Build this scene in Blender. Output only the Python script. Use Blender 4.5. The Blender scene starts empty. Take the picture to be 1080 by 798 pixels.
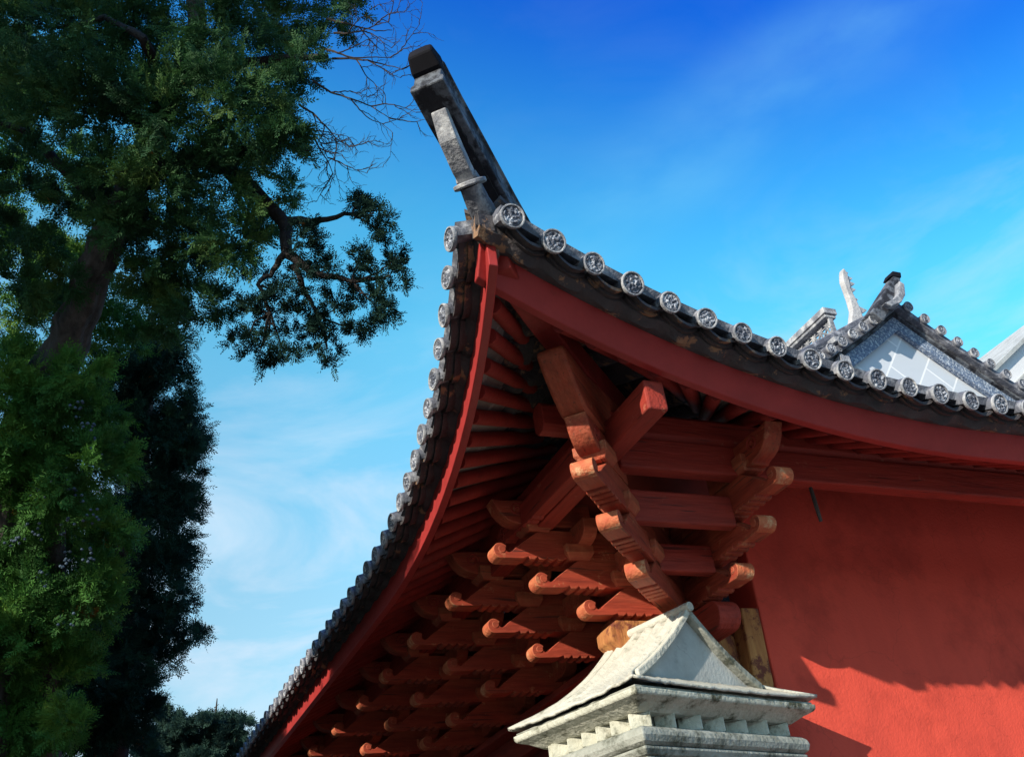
import bpy, bmesh, math, random
import numpy as np
from mathutils import Vector, Matrix

R = math.radians
C = bpy.context.scene.collection
scene = bpy.context.scene
GZ = 1.6                                   # eye height: heights below are given above the eye where noted

# ------------------------------------------------------------------ camera
YAW, PITCH, ROLL, FPX = -0.4582, 0.5518, -0.1391, 1080.94
CAM = Vector((-3.756, -5.568, GZ))
_r = Vector((math.cos(YAW), math.sin(YAW), 0)); _f0 = Vector((-math.sin(YAW), math.cos(YAW), 0)); _up = Vector((0, 0, 1))
CF = _f0 * math.cos(PITCH) + _up * math.sin(PITCH)
_u2 = -_f0 * math.sin(PITCH) + _up * math.cos(PITCH)
CR = _r * math.cos(ROLL) + _u2 * math.sin(ROLL)
CU = -_r * math.sin(ROLL) + _u2 * math.cos(ROLL)
cam_d = bpy.data.cameras.new("camera"); cam = bpy.data.objects.new("camera", cam_d); C.objects.link(cam)
m = Matrix.Identity(4)
for i in range(3):
    m[i][0], m[i][1], m[i][2], m[i][3] = CR[i], CU[i], -CF[i], CAM[i]
cam.matrix_world = m
cam_d.sensor_width = 36.0; cam_d.sensor_fit = 'HORIZONTAL'; cam_d.lens = 36.0 * FPX / 1080.0
cam_d.clip_start = 0.05; cam_d.clip_end = 6000
scene.camera = cam

# ------------------------------------------------------------------ sun, sky, exposure
SUN_AZ, SUN_EL = 62.0, 21.5                # azimuth from -Y towards -X
_a, _e = R(SUN_AZ), R(SUN_EL)
SUN = Vector((-math.sin(_a) * math.cos(_e), -math.cos(_a) * math.cos(_e), math.sin(_e)))
sd = bpy.data.lights.new("sun", 'SUN'); sd.energy = 5.0; sd.angle = R(0.5); sd.color = (1.0, 0.90, 0.76)
so = bpy.data.objects.new("sun", sd); C.objects.link(so)
so.rotation_euler = SUN.to_track_quat('Z', 'Y').to_euler(); so.location = SUN * 40

def _ray(x, y): return (CR * ((x - 540) / FPX) - CU * ((y - 399) / FPX) + CF).normalized()
STREAK = tuple(_ray(560, 290).cross(_ray(960, -20)).normalized())
w = bpy.data.worlds.new("World"); scene.world = w; w.use_nodes = True
nt = w.node_tree; nt.nodes.clear()
N = nt.nodes.new; L = nt.links.new
sky = N('ShaderNodeTexSky'); sky.sky_type = 'NISHITA'; sky.sun_disc = False
sky.sun_elevation = R(SUN_EL); sky.sun_rotation = math.atan2(SUN.x, SUN.y)
sky.air_density = 1.0; sky.dust_density = 0.3; sky.ozone_density = 2.0
tc = N('ShaderNodeTexCoord')
sx = N('ShaderNodeSeparateXYZ'); L(tc.outputs['Generated'], sx.inputs[0])
# grade of the clear sky with height: deep blue overhead, cyan lower, pale at the horizon
side = N('ShaderNodeVectorMath'); side.operation = 'DOT_PRODUCT'; side.inputs[1].default_value = (0.23, -0.115, 1.0)
L(tc.outputs['Generated'], side.inputs[0])
ramp = N('ShaderNodeValToRGB'); ramp.color_ramp.interpolation = 'B_SPLINE'
els = ramp.color_ramp.elements
for p_, c_ in ((0.02, (0.26, 0.24, 0.20)), (0.30, (0.38, 0.44, 0.36)), (0.45, (0.28, 0.50, 0.44)), (0.58, (0.17, 0.55, 0.50)), (0.68, (0.09, 0.45, 0.52)), (0.80, (0.004, 0.12, 0.50))):
    if p_ == 0.02: e_ = els[0]; e_.position = p_
    elif p_ == 0.80: e_ = els[-1]; e_.position = p_
    else: e_ = els.new(p_)
    e_.color = (*c_, 1)
L(side.outputs['Value'], ramp.inputs[0])
amp = N('ShaderNodeVectorMath'); amp.operation = 'SCALE'; amp.inputs['Scale'].default_value = 5.0
L(ramp.outputs[0], amp.inputs[0])
gam = N('ShaderNodeMixRGB'); gam.blend_type = 'MULTIPLY'; gam.inputs[0].default_value = 1.0
L(sky.outputs[0], gam.inputs[1]); L(amp.outputs[0], gam.inputs[2])
# thin cirrus
mp = N('ShaderNodeMapping'); mp.inputs['Scale'].default_value = (1.5, 1.5, 3.6); mp.inputs['Rotation'].default_value = (0.25, 0.35, 0.4)
L(tc.outputs['Generated'], mp.inputs[0])
no = N('ShaderNodeTexNoise'); no.inputs['Scale'].default_value = 2.6; no.inputs['Detail'].default_value = 10; no.inputs['Roughness'].default_value = 0.58
no.inputs['Distortion'].default_value = 0.6
L(mp.outputs[0], no.inputs[0])
cr = N('ShaderNodeValToRGB'); cr.color_ramp.elements[0].position = 0.45; cr.color_ramp.elements[1].position = 0.68
L(no.outputs[0], cr.inputs[0])
lowr = N('ShaderNodeMapRange'); lowr.interpolation_type = 'SMOOTHSTEP'
lowr.inputs['From Min'].default_value = 0.66; lowr.inputs['From Max'].default_value = 0.30
lowr.inputs['To Min'].default_value = 0.025; lowr.inputs['To Max'].default_value = 1.0
L(sx.outputs['Z'], lowr.inputs['Value'])
mul = N('ShaderNodeMath'); mul.operation = 'MULTIPLY'; L(cr.outputs[0], mul.inputs[0]); L(lowr.outputs[0], mul.inputs[1])
mixc = N('ShaderNodeMixRGB'); mixc.inputs[2].default_value = (5.6, 6.3, 7.3, 1)
L(mul.outputs[0], mixc.inputs[0]); L(gam.outputs[0], mixc.inputs[1])
st = N('ShaderNodeVectorMath'); st.operation = 'DOT_PRODUCT'; st.inputs[1].default_value = STREAK
L(tc.outputs['Generated'], st.inputs[0])
sw = N('ShaderNodeMath'); sw.operation = 'ABSOLUTE'; L(st.outputs['Value'], sw.inputs[0])
sr = N('ShaderNodeMapRange'); sr.interpolation_type = 'SMOOTHSTEP'; sr.inputs['From Min'].default_value = 0.075; sr.inputs['From Max'].default_value = 0.0
sr.inputs['To Min'].default_value = 0.0; sr.inputs['To Max'].default_value = 0.30
L(sw.outputs[0], sr.inputs['Value'])
n9 = N('ShaderNodeTexNoise'); n9.inputs['Scale'].default_value = 5.0; n9.inputs['Detail'].default_value = 8; L(mp.outputs[0], n9.inputs[0])
r9 = N('ShaderNodeMapRange'); r9.inputs['From Min'].default_value = 0.28; r9.inputs['From Max'].default_value = 0.72; L(n9.outputs[0], r9.inputs[0])
m9 = N('ShaderNodeMath'); m9.operation = 'MULTIPLY'; L(sr.outputs[0], m9.inputs[0]); L(r9.outputs[0], m9.inputs[1])
mixs = N('ShaderNodeMixRGB'); mixs.inputs[2].default_value = (2.0, 5.3, 7.2, 1); L(m9.outputs[0], mixs.inputs[0]); L(mixc.outputs[0], mixs.inputs[1])
bg = N('ShaderNodeBackground'); bg.inputs[1].default_value = 0.10
L(mixs.outputs[0], bg.inputs[0])
wo = N('ShaderNodeOutputWorld'); L(bg.outputs[0], wo.inputs[0])

scene.view_settings.view_transform = 'Standard'; scene.view_settings.look = 'None'
scene.view_settings.exposure = 0.50; scene.view_settings.gamma = 1.0
scene.view_settings.use_curve_mapping = False
scene.cycles.max_bounces = 6; scene.cycles.diffuse_bounces = 4; scene.cycles.transparent_max_bounces = 8
scene.cycles.use_denoising = True

# ------------------------------------------------------------------ materials
def mat(name, base, var=None, scale=3.0, rough=0.8, bump=0.0, bscale=30.0, stretch=(1, 1, 1), stain=None, stain_scale=2.0,
        stain_lo=0.5, stain_hi=0.62, spec=0.3, detail=6, worn=None, coords='Object', stain2=None, cracks=None):
    mt = bpy.data.materials.new(name); mt.use_nodes = True
    t = mt.node_tree; t.nodes.clear(); n = t.nodes.new; l = t.links.new
    out = n('ShaderNodeOutputMaterial'); p = n('ShaderNodeBsdfPrincipled'); l(p.outputs[0], out.inputs[0])
    p.inputs['Roughness'].default_value = rough; p.inputs['Specular IOR Level'].default_value = spec
    c = n('ShaderNodeTexCoord'); mpp = n('ShaderNodeMapping'); mpp.inputs['Scale'].default_value = stretch
    oi = n('ShaderNodeObjectInfo'); sc_ = n('ShaderNodeVectorMath'); sc_.operation = 'SCALE'; sc_.inputs[0].default_value = (37.0, 53.0, 29.0)
    l(oi.outputs['Random'], sc_.inputs['Scale'])
    ad = n('ShaderNodeVectorMath'); ad.operation = 'ADD'; l(c.outputs[coords], ad.inputs[0]); l(sc_.outputs[0], ad.inputs[1])
    src = ad.outputs[0]
    l(src, mpp.inputs[0])
    col = None
    if var is None: var = tuple(x * 0.65 for x in base)
    n1 = n('ShaderNodeTexNoise'); n1.inputs['Scale'].default_value = scale; n1.inputs['Detail'].default_value = detail
    n1.inputs['Roughness'].default_value = 0.62
    l(mpp.outputs[0], n1.inputs[0])
    mr = n('ShaderNodeMapRange'); mr.inputs['From Min'].default_value = 0.3; mr.inputs['From Max'].default_value = 0.7
    l(n1.outputs[0], mr.inputs[0])
    mx = n('ShaderNodeMixRGB'); mx.inputs[1].default_value = (*base, 1); mx.inputs[2].default_value = (*var, 1)
    l(mr.outputs[0], mx.inputs[0]); col = mx.outputs[0]
    if stain:
        n2 = n('ShaderNodeTexNoise'); n2.inputs['Scale'].default_value = stain_scale; n2.inputs['Detail'].default_value = 10
        n2.inputs['Roughness'].default_value = 0.68
        l(src, n2.inputs[0])
        r2 = n('ShaderNodeMapRange'); r2.inputs['From Min'].default_value = stain_lo; r2.inputs['From Max'].default_value = stain_hi
        l(n2.outputs[0], r2.inputs[0])
        m2 = n('ShaderNodeMixRGB'); m2.inputs[2].default_value = (*stain, 1)
        l(r2.outputs[0], m2.inputs[0]); l(col, m2.inputs[1]); col = m2.outputs[0]
    if stain2:                                # long dark weather streaks and open checks along the grain
        ms = n('ShaderNodeMapping'); ms.inputs['Scale'].default_value = tuple(0.05 if x < 1 else 1.0 for x in stretch); l(src, ms.inputs[0])
        n4 = n('ShaderNodeTexNoise'); n4.inputs['Scale'].default_value = 46; n4.inputs['Detail'].default_value = 3; l(ms.outputs[0], n4.inputs[0])
        r4 = n('ShaderNodeMapRange'); r4.inputs['From Min'].default_value = 0.63; r4.inputs['From Max'].default_value = 0.69; l(n4.outputs[0], r4.inputs[0])
        m4 = n('ShaderNodeMixRGB'); m4.inputs[2].default_value = (*stain2, 1); l(r4.outputs[0], m4.inputs[0]); l(col, m4.inputs[1]); col = m4.outputs[0]
    if cracks:                                # vertical rain runs, broad patches and hairline cracks in plaster
        ms = n('ShaderNodeMapping'); ms.inputs['Scale'].default_value = (1, 1, 0.10); l(src, ms.inputs[0])
        n4 = n('ShaderNodeTexNoise'); n4.inputs['Scale'].default_value = 3.6; n4.inputs['Detail'].default_value = 8; l(ms.outputs[0], n4.inputs[0])
        r4 = n('ShaderNodeMapRange'); r4.inputs['From Min'].default_value = 0.47; r4.inputs['From Max'].default_value = 0.80; r4.inputs['To Max'].default_value = 0.55; l(n4.outputs[0], r4.inputs[0])
        m4 = n('ShaderNodeMixRGB'); m4.inputs[2].default_value = (*cracks, 1); l(r4.outputs[0], m4.inputs[0]); l(col, m4.inputs[1]); col = m4.outputs[0]
        vo = n('ShaderNodeTexVoronoi'); vo.feature = 'DISTANCE_TO_EDGE'; vo.inputs['Scale'].default_value = 1.3
        nd = n('ShaderNodeTexNoise'); nd.inputs['Scale'].default_value = 4; nd.inputs['Detail'].default_value = 6; l(src, nd.inputs[0])
        vm = n('ShaderNodeVectorMath'); vm.operation = 'MULTIPLY_ADD'; vm.inputs[1].default_value = (0.35, 0.35, 0.35); l(nd.outputs['Color'], vm.inputs[0]); l(src, vm.inputs[2]); l(vm.outputs[0], vo.inputs['Vector'])
        r5 = n('ShaderNodeMapRange'); r5.inputs['From Min'].default_value = 0.006; r5.inputs['From Max'].default_value = 0.001; r5.inputs['To Max'].default_value = 0.22; l(vo.outputs['Distance'], r5.inputs[0])
        m5 = n('ShaderNodeMixRGB'); m5.inputs[2].default_value = tuple(0.5 * x for x in cracks) + (1,); l(r5.outputs[0], m5.inputs[0]); l(col, m5.inputs[1]); col = m5.outputs[0]
    if worn:
        g = n('ShaderNodeNewGeometry'); r3 = n('ShaderNodeMapRange')
        r3.inputs['From Min'].default_value = 0.53; r3.inputs['From Max'].default_value = 0.62
        l(g.outputs['Pointiness'], r3.inputs[0])
        n3 = n('ShaderNodeTexNoise'); n3.inputs['Scale'].default_value = 24; l(src, n3.inputs[0])
        mm = n('ShaderNodeMath'); mm.operation = 'MULTIPLY'; l(r3.outputs[0], mm.inputs[0]); l(n3.outputs[0], mm.inputs[1])
        m3 = n('ShaderNodeMixRGB'); m3.inputs[2].default_value = (*worn, 1)
        l(mm.outputs[0], m3.inputs[0]); l(col, m3.inputs[1]); col = m3.outputs[0]
    l(col, p.inputs['Base Color'])
    if bump:
        nb = n('ShaderNodeTexNoise'); nb.inputs['Scale'].default_value = bscale; nb.inputs['Detail'].default_value = 5
        l(mpp.outputs[0], nb.inputs[0])
        b = n('ShaderNodeBump'); b.inputs['Strength'].default_value = bump; b.inputs['Distance'].default_value = 0.02
        l(nb.outputs[0], b.inputs['Height']); l(b.outputs[0], p.inputs['Normal'])
    return mt

WX = dict(stretch=(0.12, 1, 1)); WY = dict(stretch=(1, 0.12, 1))
RED = (0.34, 0.040, 0.025); REDV = (0.20, 0.023, 0.016); TAN = (0.50, 0.22, 0.10)
M = {
    'arm': mat('red_painted_carved_wood', (0.38, 0.058, 0.029), (0.19, 0.028, 0.016), 22, 0.66, 0.42, 60, stain=(0.47, 0.20, 0.10), stain_scale=9, stain_lo=0.60, stain_hi=0.70, worn=TAN, stain2=(0.10, 0.022, 0.016), **WX),
    'nose': mat('worn_sunlit_nose_paint', (0.50, 0.17, 0.075), (0.40, 0.075, 0.036), 16, 0.75, 0.4, 60, stain=(0.60, 0.36, 0.20), stain_scale=11, stain_lo=0.54, stain_hi=0.66),
    'beam_x': mat('red_painted_beam_x', RED, REDV, 20, 0.64, 0.35, 60, stain=(0.38, 0.13, 0.08), stain_scale=8, stain_lo=0.62, stain_hi=0.70, stain2=(0.11, 0.020, 0.015), **WX),
    'beam_y': mat('red_painted_beam_y', RED, REDV, 20, 0.64, 0.35, 60, stain=(0.38, 0.13, 0.08), stain_scale=8, stain_lo=0.62, stain_hi=0.70, stain2=(0.11, 0.020, 0.015), **WY),
    'fascia': mat('red_fascia_paint', (0.36, 0.036, 0.034), (0.28, 0.028, 0.027), 5, 0.5, 0.12, 40, stain=(0.25, 0.03, 0.025), stain_scale=6, stain_lo=0.62, stain_hi=0.72),
    'rafter': mat('red_rafter_paint', (0.31, 0.032, 0.025), (0.20, 0.022, 0.018), 10, 0.6, 0.2, 40),
    'plaster': mat('red_lime_plaster', (0.66, 0.078, 0.048), (0.58, 0.064, 0.041), 1.6, 0.88, 0.22, 60, stain=(0.38, 0.040, 0.026), stain_scale=1.4, stain_lo=0.52, stain_hi=0.72, cracks=(0.36, 0.042, 0.030)),
    'panel': mat('dark_red_panel', (0.20, 0.028, 0.018), (0.12, 0.02, 0.014), 4, 0.7),
    'soffit': mat('weathered_soffit_board', (0.26, 0.23, 0.21), (0.15, 0.12, 0.11), 9, 0.85, 0.3, 30, stain=(0.40, 0.36, 0.33), stain_scale=8, stain_lo=0.55, stain_hi=0.65, **WX),
    'tile': mat('grey_clay_tile', (0.12, 0.13, 0.16), (0.065, 0.070, 0.088), 11, 0.8, 0.4, 45, stain=(0.36, 0.37, 0.40), stain_scale=8, stain_lo=0.50, stain_hi=0.66),
    'pan': mat('brown_grey_pan_tile', (0.080, 0.072, 0.074), (0.040, 0.038, 0.044), 8, 0.88, 0.5, 40, stain=(0.27, 0.16, 0.095), stain_scale=7, stain_lo=0.57, stain_hi=0.62),
    'disc': mat('lichened_tile_disc', (0.11, 0.125, 0.16), (0.06, 0.07, 0.10), 20, 0.85, 0.5, 90, stain=(0.44, 0.47, 0.53), stain_scale=26, stain_lo=0.48, stain_hi=0.60),
    'rim': mat('pale_tile_rim', (0.24, 0.25, 0.28), (0.12, 0.13, 0.15), 14, 0.85, 0.4, 60, stain=(0.48, 0.49, 0.50), stain_scale=9, stain_lo=0.48, stain_hi=0.66),
    'ridge': mat('lime_grey_ridge', (0.16, 0.18, 0.21), (0.06, 0.068, 0.082), 9, 0.85, 0.5, 35, stain=(0.020, 0.021, 0.027), stain_scale=6, stain_lo=0.46, stain_hi=0.55),
    'dark_strip': mat('black_underside_strip', (0.022, 0.023, 0.030), (0.012, 0.012, 0.016), 9, 0.9, 0.5, 35, stain=(0.09, 0.095, 0.10), stain_scale=9, stain_lo=0.58, stain_hi=0.66),
    'lime': mat('white_lime_mortar', (0.50, 0.50, 0.50), (0.30, 0.30, 0.31), 8, 0.9, 0.4, 40, stain=(0.25, 0.26, 0.27), stain_scale=6, stain_lo=0.56, stain_hi=0.68),
    'black': mat('black_weathered_cap', (0.012, 0.012, 0.016), None, 8, 0.85, spec=0.1),
    'band': mat('carved_blue_grey_band', (0.09, 0.13, 0.21), (0.16, 0.22, 0.33), 40, 0.85, 1.0, 60, stain=(0.46, 0.52, 0.60), stain_scale=44, stain_lo=0.50, stain_hi=0.60),
    'oldwood': mat('bare_weathered_wood', (0.50, 0.24, 0.08), (0.30, 0.10, 0.035), 14, 0.8, 0.5, 60, stretch=(1, 1, 0.15), stain=(0.16, 0.045, 0.028), stain_scale=9, stain_lo=0.50, stain_hi=0.58),
    'stone': mat('whitewashed_weathered_brick', (0.55, 0.54, 0.475), (0.42, 0.41, 0.355), 6, 0.9, 0.5, 38, stain=(0.10, 0.10, 0.065), stain_scale=4.6, stain_lo=0.57, stain_hi=0.68),
    'stone_m': mat('grimy_whitewashed_brick', (0.54, 0.54, 0.46), (0.36, 0.36, 0.29), 7, 0.92, 0.5, 38, stain=(0.085, 0.085, 0.055), stain_scale=6, stain_lo=0.52, stain_hi=0.64),
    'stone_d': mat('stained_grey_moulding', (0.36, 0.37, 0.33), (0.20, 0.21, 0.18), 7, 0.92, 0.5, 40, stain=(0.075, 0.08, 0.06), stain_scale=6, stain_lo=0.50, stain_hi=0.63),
    'stone_g': mat('smooth_grey_render', (0.46, 0.48, 0.47), (0.34, 0.36, 0.36), 7, 0.9, 0.2, 55, stain=(0.20, 0.21, 0.19), stain_scale=5, stain_lo=0.54, stain_hi=0.72, cracks=(0.22, 0.22, 0.20)),
    'ground': mat('stone_paving', (0.30, 0.27, 0.235), (0.22, 0.20, 0.175), 2.0, 0.9, 0.3, 12),
    'white': mat('white_plaster', (0.68, 0.69, 0.70), (0.60, 0.61, 0.62), 1.0, 0.9),
    'bark': mat('cypress_bark', (0.105, 0.092, 0.086), (0.028, 0.024, 0.023), 16, 0.95, 1.0, 40, stretch=(1, 1, 0.08)),
    'limb': mat('dark_limb_bark', (0.040, 0.034, 0.032), (0.016, 0.014, 0.014), 16, 0.95, 0.8, 40),
    'twig': mat('dead_twig', (0.05, 0.04, 0.035), None, 5, 0.95),
    'berry': mat('blue_grey_cone', (0.075, 0.115, 0.16), (0.04, 0.06, 0.09), 20, 0.8),
}

def gable_material():
    mt = bpy.data.materials.new('pale_gable_render'); mt.use_nodes = True
    t = mt.node_tree; p = t.nodes['Principled BSDF']; n = t.nodes.new; l = t.links.new
    c = n('ShaderNodeTexCoord'); mp_ = n('ShaderNodeMapping'); mp_.inputs['Rotation'].default_value = (R(90), 0, 0)
    l(c.outputs['Object'], mp_.inputs[0])
    m2 = n('ShaderNodeMapping'); m2.inputs['Rotation'].default_value = (0, 0, R(52)); l(mp_.outputs[0], m2.inputs[0])
    b = n('ShaderNodeTexBrick'); b.offset = 0.5
    b.inputs['Color1'].default_value = (0.46, 0.51, 0.57, 1); b.inputs['Color2'].default_value = (0.54, 0.58, 0.63, 1)
    b.inputs['Mortar'].default_value = (0.72, 0.74, 0.77, 1); b.inputs['Scale'].default_value = 1.0
    b.inputs['Mortar Size'].default_value = 0.010; b.inputs['Brick Width'].default_value = 0.62; b.inputs['Row Height'].default_value = 0.34
    l(m2.outputs[0], b.inputs[0])
    no_ = n('ShaderNodeTexNoise'); no_.inputs['Scale'].default_value = 3.0; no_.inputs['Detail'].default_value = 9
    l(c.outputs['Object'], no_.inputs[0])
    r_ = n('ShaderNodeMapRange'); r_.inputs['From Min'].default_value = 0.56; r_.inputs['From Max'].default_value = 0.70
    r_.inputs['To Max'].default_value = 0.55; l(no_.outputs[0], r_.inputs[0])
    mx = n('ShaderNodeMixRGB'); mx.inputs[2].default_value = (0.36, 0.42, 0.47, 1)
    l(r_.outputs[0], mx.inputs[0]); l(b.outputs[0], mx.inputs[1]); l(mx.outputs[0], p.inputs['Base Color'])
    p.inputs['Roughness'].default_value = 0.9
    return mt
M['gable'] = gable_material()

def leaf_material(name, c1, c2, c3, trans=0.25, spec=0.2):
    mt = bpy.data.materials.new(name); mt.use_nodes = True
    t = mt.node_tree; t.nodes.clear(); n = t.nodes.new; l = t.links.new
    out = n('ShaderNodeOutputMaterial'); d = n('ShaderNodeBsdfPrincipled'); tr = n('ShaderNodeBsdfTranslucent'); mx = n('ShaderNodeMixShader')
    d.inputs['Roughness'].default_value = 0.7; d.inputs['Specular IOR Level'].default_value = spec
    c = n('ShaderNodeTexCoord')
    n1 = n('ShaderNodeTexNoise'); n1.inputs['Scale'].default_value = 2.4; n1.inputs['Detail'].default_value = 5; l(c.outputs['Object'], n1.inputs[0])
    cr_ = n('ShaderNodeValToRGB'); e = cr_.color_ramp.elements
    e[0].position = 0.36; e[0].color = (*c1, 1); e[1].position = 0.72; e[1].color = (*c3, 1)
    k = cr_.color_ramp.elements.new(0.54); k.color = (*c2, 1)
    l(n1.outputs[0], cr_.inputs[0])
    n2 = n('ShaderNodeTexNoise'); n2.inputs['Scale'].default_value = 3.4; n2.inputs['Detail'].default_value = 2
    mp_ = n('ShaderNodeMapping'); mp_.inputs['Location'].default_value = (7, 3, 9); l(c.outputs['Object'], mp_.inputs[0]); l(mp_.outputs[0], n2.inputs[0])
    r_ = n('ShaderNodeMapRange'); r_.inputs['From Min'].default_value = 0.735; r_.inputs['From Max'].default_value = 0.76; l(n2.outputs[0], r_.inputs[0])
    m2 = n('ShaderNodeMixRGB'); m2.inputs[2].default_value = (0.22, 0.09, 0.02, 1); l(r_.outputs[0], m2.inputs[0]); l(cr_.outputs[0], m2.inputs[1])
    l(m2.outputs[0], d.inputs['Base Color']); l(m2.outputs[0], tr.inputs[0])
    mx.inputs[0].default_value = trans; l(d.outputs[0], mx.inputs[1]); l(tr.outputs[0], mx.inputs[2]); l(mx.outputs[0], out.inputs[0])
    return mt
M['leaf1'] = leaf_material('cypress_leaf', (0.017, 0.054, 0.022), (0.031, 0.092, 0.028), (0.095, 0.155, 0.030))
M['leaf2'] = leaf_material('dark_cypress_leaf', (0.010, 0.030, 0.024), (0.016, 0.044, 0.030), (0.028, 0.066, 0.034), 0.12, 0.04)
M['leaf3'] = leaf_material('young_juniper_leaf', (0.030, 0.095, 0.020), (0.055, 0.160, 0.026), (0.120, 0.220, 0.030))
M['leaf5'] = leaf_material('shaded_spray_leaf', (0.007, 0.020, 0.016), (0.011, 0.030, 0.022), (0.020, 0.046, 0.026), 0.10, 0.04)  # darkened copy: the branch's shade is put into the leaf colour
M['leaf4'] = leaf_material('cedar_needle', (0.018, 0.040, 0.034), (0.026, 0.056, 0.044), (0.040, 0.072, 0.050), 0.1, 0.05)

# ------------------------------------------------------------------ helpers
def tag(o, label=None, cat=None, group=None, kind=None):
    if label: o['label'] = label
    if cat: o['category'] = cat
    if group: o['group'] = group
    if kind: o['kind'] = kind
    return o

def empty(name, loc=(0, 0, 0)):
    o = bpy.data.objects.new(name, None); C.objects.link(o); o.location = loc; o.empty_display_size = 0.2
    return o

class MB:
    """collects vertices and faces for one mesh object"""
    def __init__(s): s.v = []; s.f = []; s.m = []; s.slot = 0
    def add(s, vs, fs):
        k = len(s.v); s.v += [tuple(x) for x in vs]; s.f += [tuple(i + k for i in f) for f in fs]; s.m += [s.slot] * len(fs); return s
    def box(s, a, b):
        (x0, y0, z0), (x1, y1, z1) = a, b
        x0, x1 = min(x0, x1), max(x0, x1); y0, y1 = min(y0, y1), max(y0, y1); z0, z1 = min(z0, z1), max(z0, z1)
        return s.add([(x0, y0, z0), (x1, y0, z0), (x1, y1, z0), (x0, y1, z0), (x0, y0, z1), (x1, y0, z1), (x1, y1, z1), (x0, y1, z1)],
                     [(0, 3, 2, 1), (4, 5, 6, 7), (0, 1, 5, 4), (1, 2, 6, 5), (2, 3, 7, 6), (3, 0, 4, 7)])
    def loft(s, rings, cap=True, closed=True):
        n = len(rings[0]); vs = [p for r in rings for p in r]; fs = []
        for i in range(len(rings) - 1):
            for j in range(n if closed else n - 1):
                a = i * n + j; b = i * n + (j + 1) % n
                fs.append((a, b, b + n, a + n))
        if cap:
            fs.append(tuple(reversed(range(n)))); fs.append(tuple((len(rings) - 1) * n + j for j in range(n)))
        return s.add(vs, fs)
    def tube(s, pts, rad, n=10, cap=True):
        pts = [Vector(p) for p in pts]
        if not hasattr(rad, '__len__'): rad = [rad] * len(pts)
        rings = []; ref = None
        for i, p in enumerate(pts):
            d = (pts[min(i + 1, len(pts) - 1)] - pts[max(i - 1, 0)]).normalized()
            if ref is None:
                ref = d.orthogonal().normalized()
            ref = (ref - d * ref.dot(d)).normalized(); q = d.cross(ref)
            rings.append([p + (ref * math.cos(2 * math.pi * k / n) + q * math.sin(2 * math.pi * k / n)) * rad[i] for k in range(n)])
        return s.loft(rings, cap)
    def prism(s, poly, y0, y1, fn=None):
        """poly in (x, z), extruded in y; fn maps (x, y, z) to a point"""
        fn = fn or (lambda x, y, z: (x, y, z)); n = len(poly)
        vs = [fn(x, y0, z) for x, z in poly] + [fn(x, y1, z) for x, z in poly]
        fs = [tuple(range(n)), tuple(reversed(range(n, 2 * n)))] + [(j, j + n, (j + 1) % n + n, (j + 1) % n) for j in range(n)]
        return s.add(vs, fs)
    def build(s, name, material, parent=None, bevel=0.0, smooth=False, recalc=True):
        me = bpy.data.meshes.new(name); me.from_pydata(s.v, [], s.f)
        mats = material if isinstance(material, (list, tuple)) else [material]
        for x in mats: me.materials.append(x)
        if len(mats) > 1: me.polygons.foreach_set('material_index', s.m)
        if recalc:
            b = bmesh.new(); b.from_mesh(me); bmesh.ops.recalc_face_normals(b, faces=b.faces); b.to_mesh(me); b.free()
        if smooth:
            me.polygons.foreach_set('use_smooth', [True] * len(me.polygons))
        me.update()
        o = bpy.data.objects.new(name, me); C.objects.link(o)
        if parent: o.parent = parent
        if bevel:
            bv = o.modifiers.new('bevel', 'BEVEL'); bv.width = bevel; bv.segments = 2; bv.limit_method = 'ANGLE'; bv.angle_limit = R(35)
            bv.harden_normals = False
        return o

def auto_smooth(o, ang=40):
    me = o.data
    me.polygons.foreach_set('use_smooth', [True] * len(me.polygons))
    me.set_sharp_from_angle(angle=R(ang))
    return o

def children(o): return [c for c in bpy.data.objects if c.parent == o]
def copy_tree(o, parent=None):
    c = o.copy(); C.objects.link(c); c.parent = parent
    for ch in children(o): copy_tree(ch, c)
    return c

# ------------------------------------------------------------------ eave curves (building axes: corner column at the origin)
def hz(s):   # height of the tile ends along an eave, s = distance along it from the corner column
    return GZ + 2.803 + 0.8206 * (max(0.0, (1.412 - s) / 4.8)) ** 1.787
def ov(s):   # overhang
    return 1.793 + 0.87 * (max(0.0, (1.4995 - s) / 4.8)) ** 2.31
UR = 3.53            # main ridge line x
VG = 0.50            # plane of the gable
VEND = 13.5          # how far the long eave is built
S0 = -1.979          # first tile from the corner
TS = 0.24            # tile spacing
WL = UR + 1.8        # run of the long slope
WR = VG + 1.8        # run of the short skirt
def rise(w): return 0.38 * w + 0.0044 * w ** 3
def sR(s): return s if s <= UR else 2 * UR - s
def L_pt(s, w, dz=0.0, dout=0.0):     # point of the long (left) slope
    return Vector((-(ov(s) - dout) + w, s, hz(s) + rise(w) + dz))
def R_pt(s, w, dz=0.0, dout=0.0):     # point of the short (right) slope
    q = sR(s)
    return Vector((s, -(ov(q) - dout) + w, hz(q) + rise(w) + dz))
def wmaxL(s): return min(WL, s + ov(s)) if s < VG else WL
def wmaxR(s): q = sR(s); return min(WR, q + ov(q))

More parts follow.
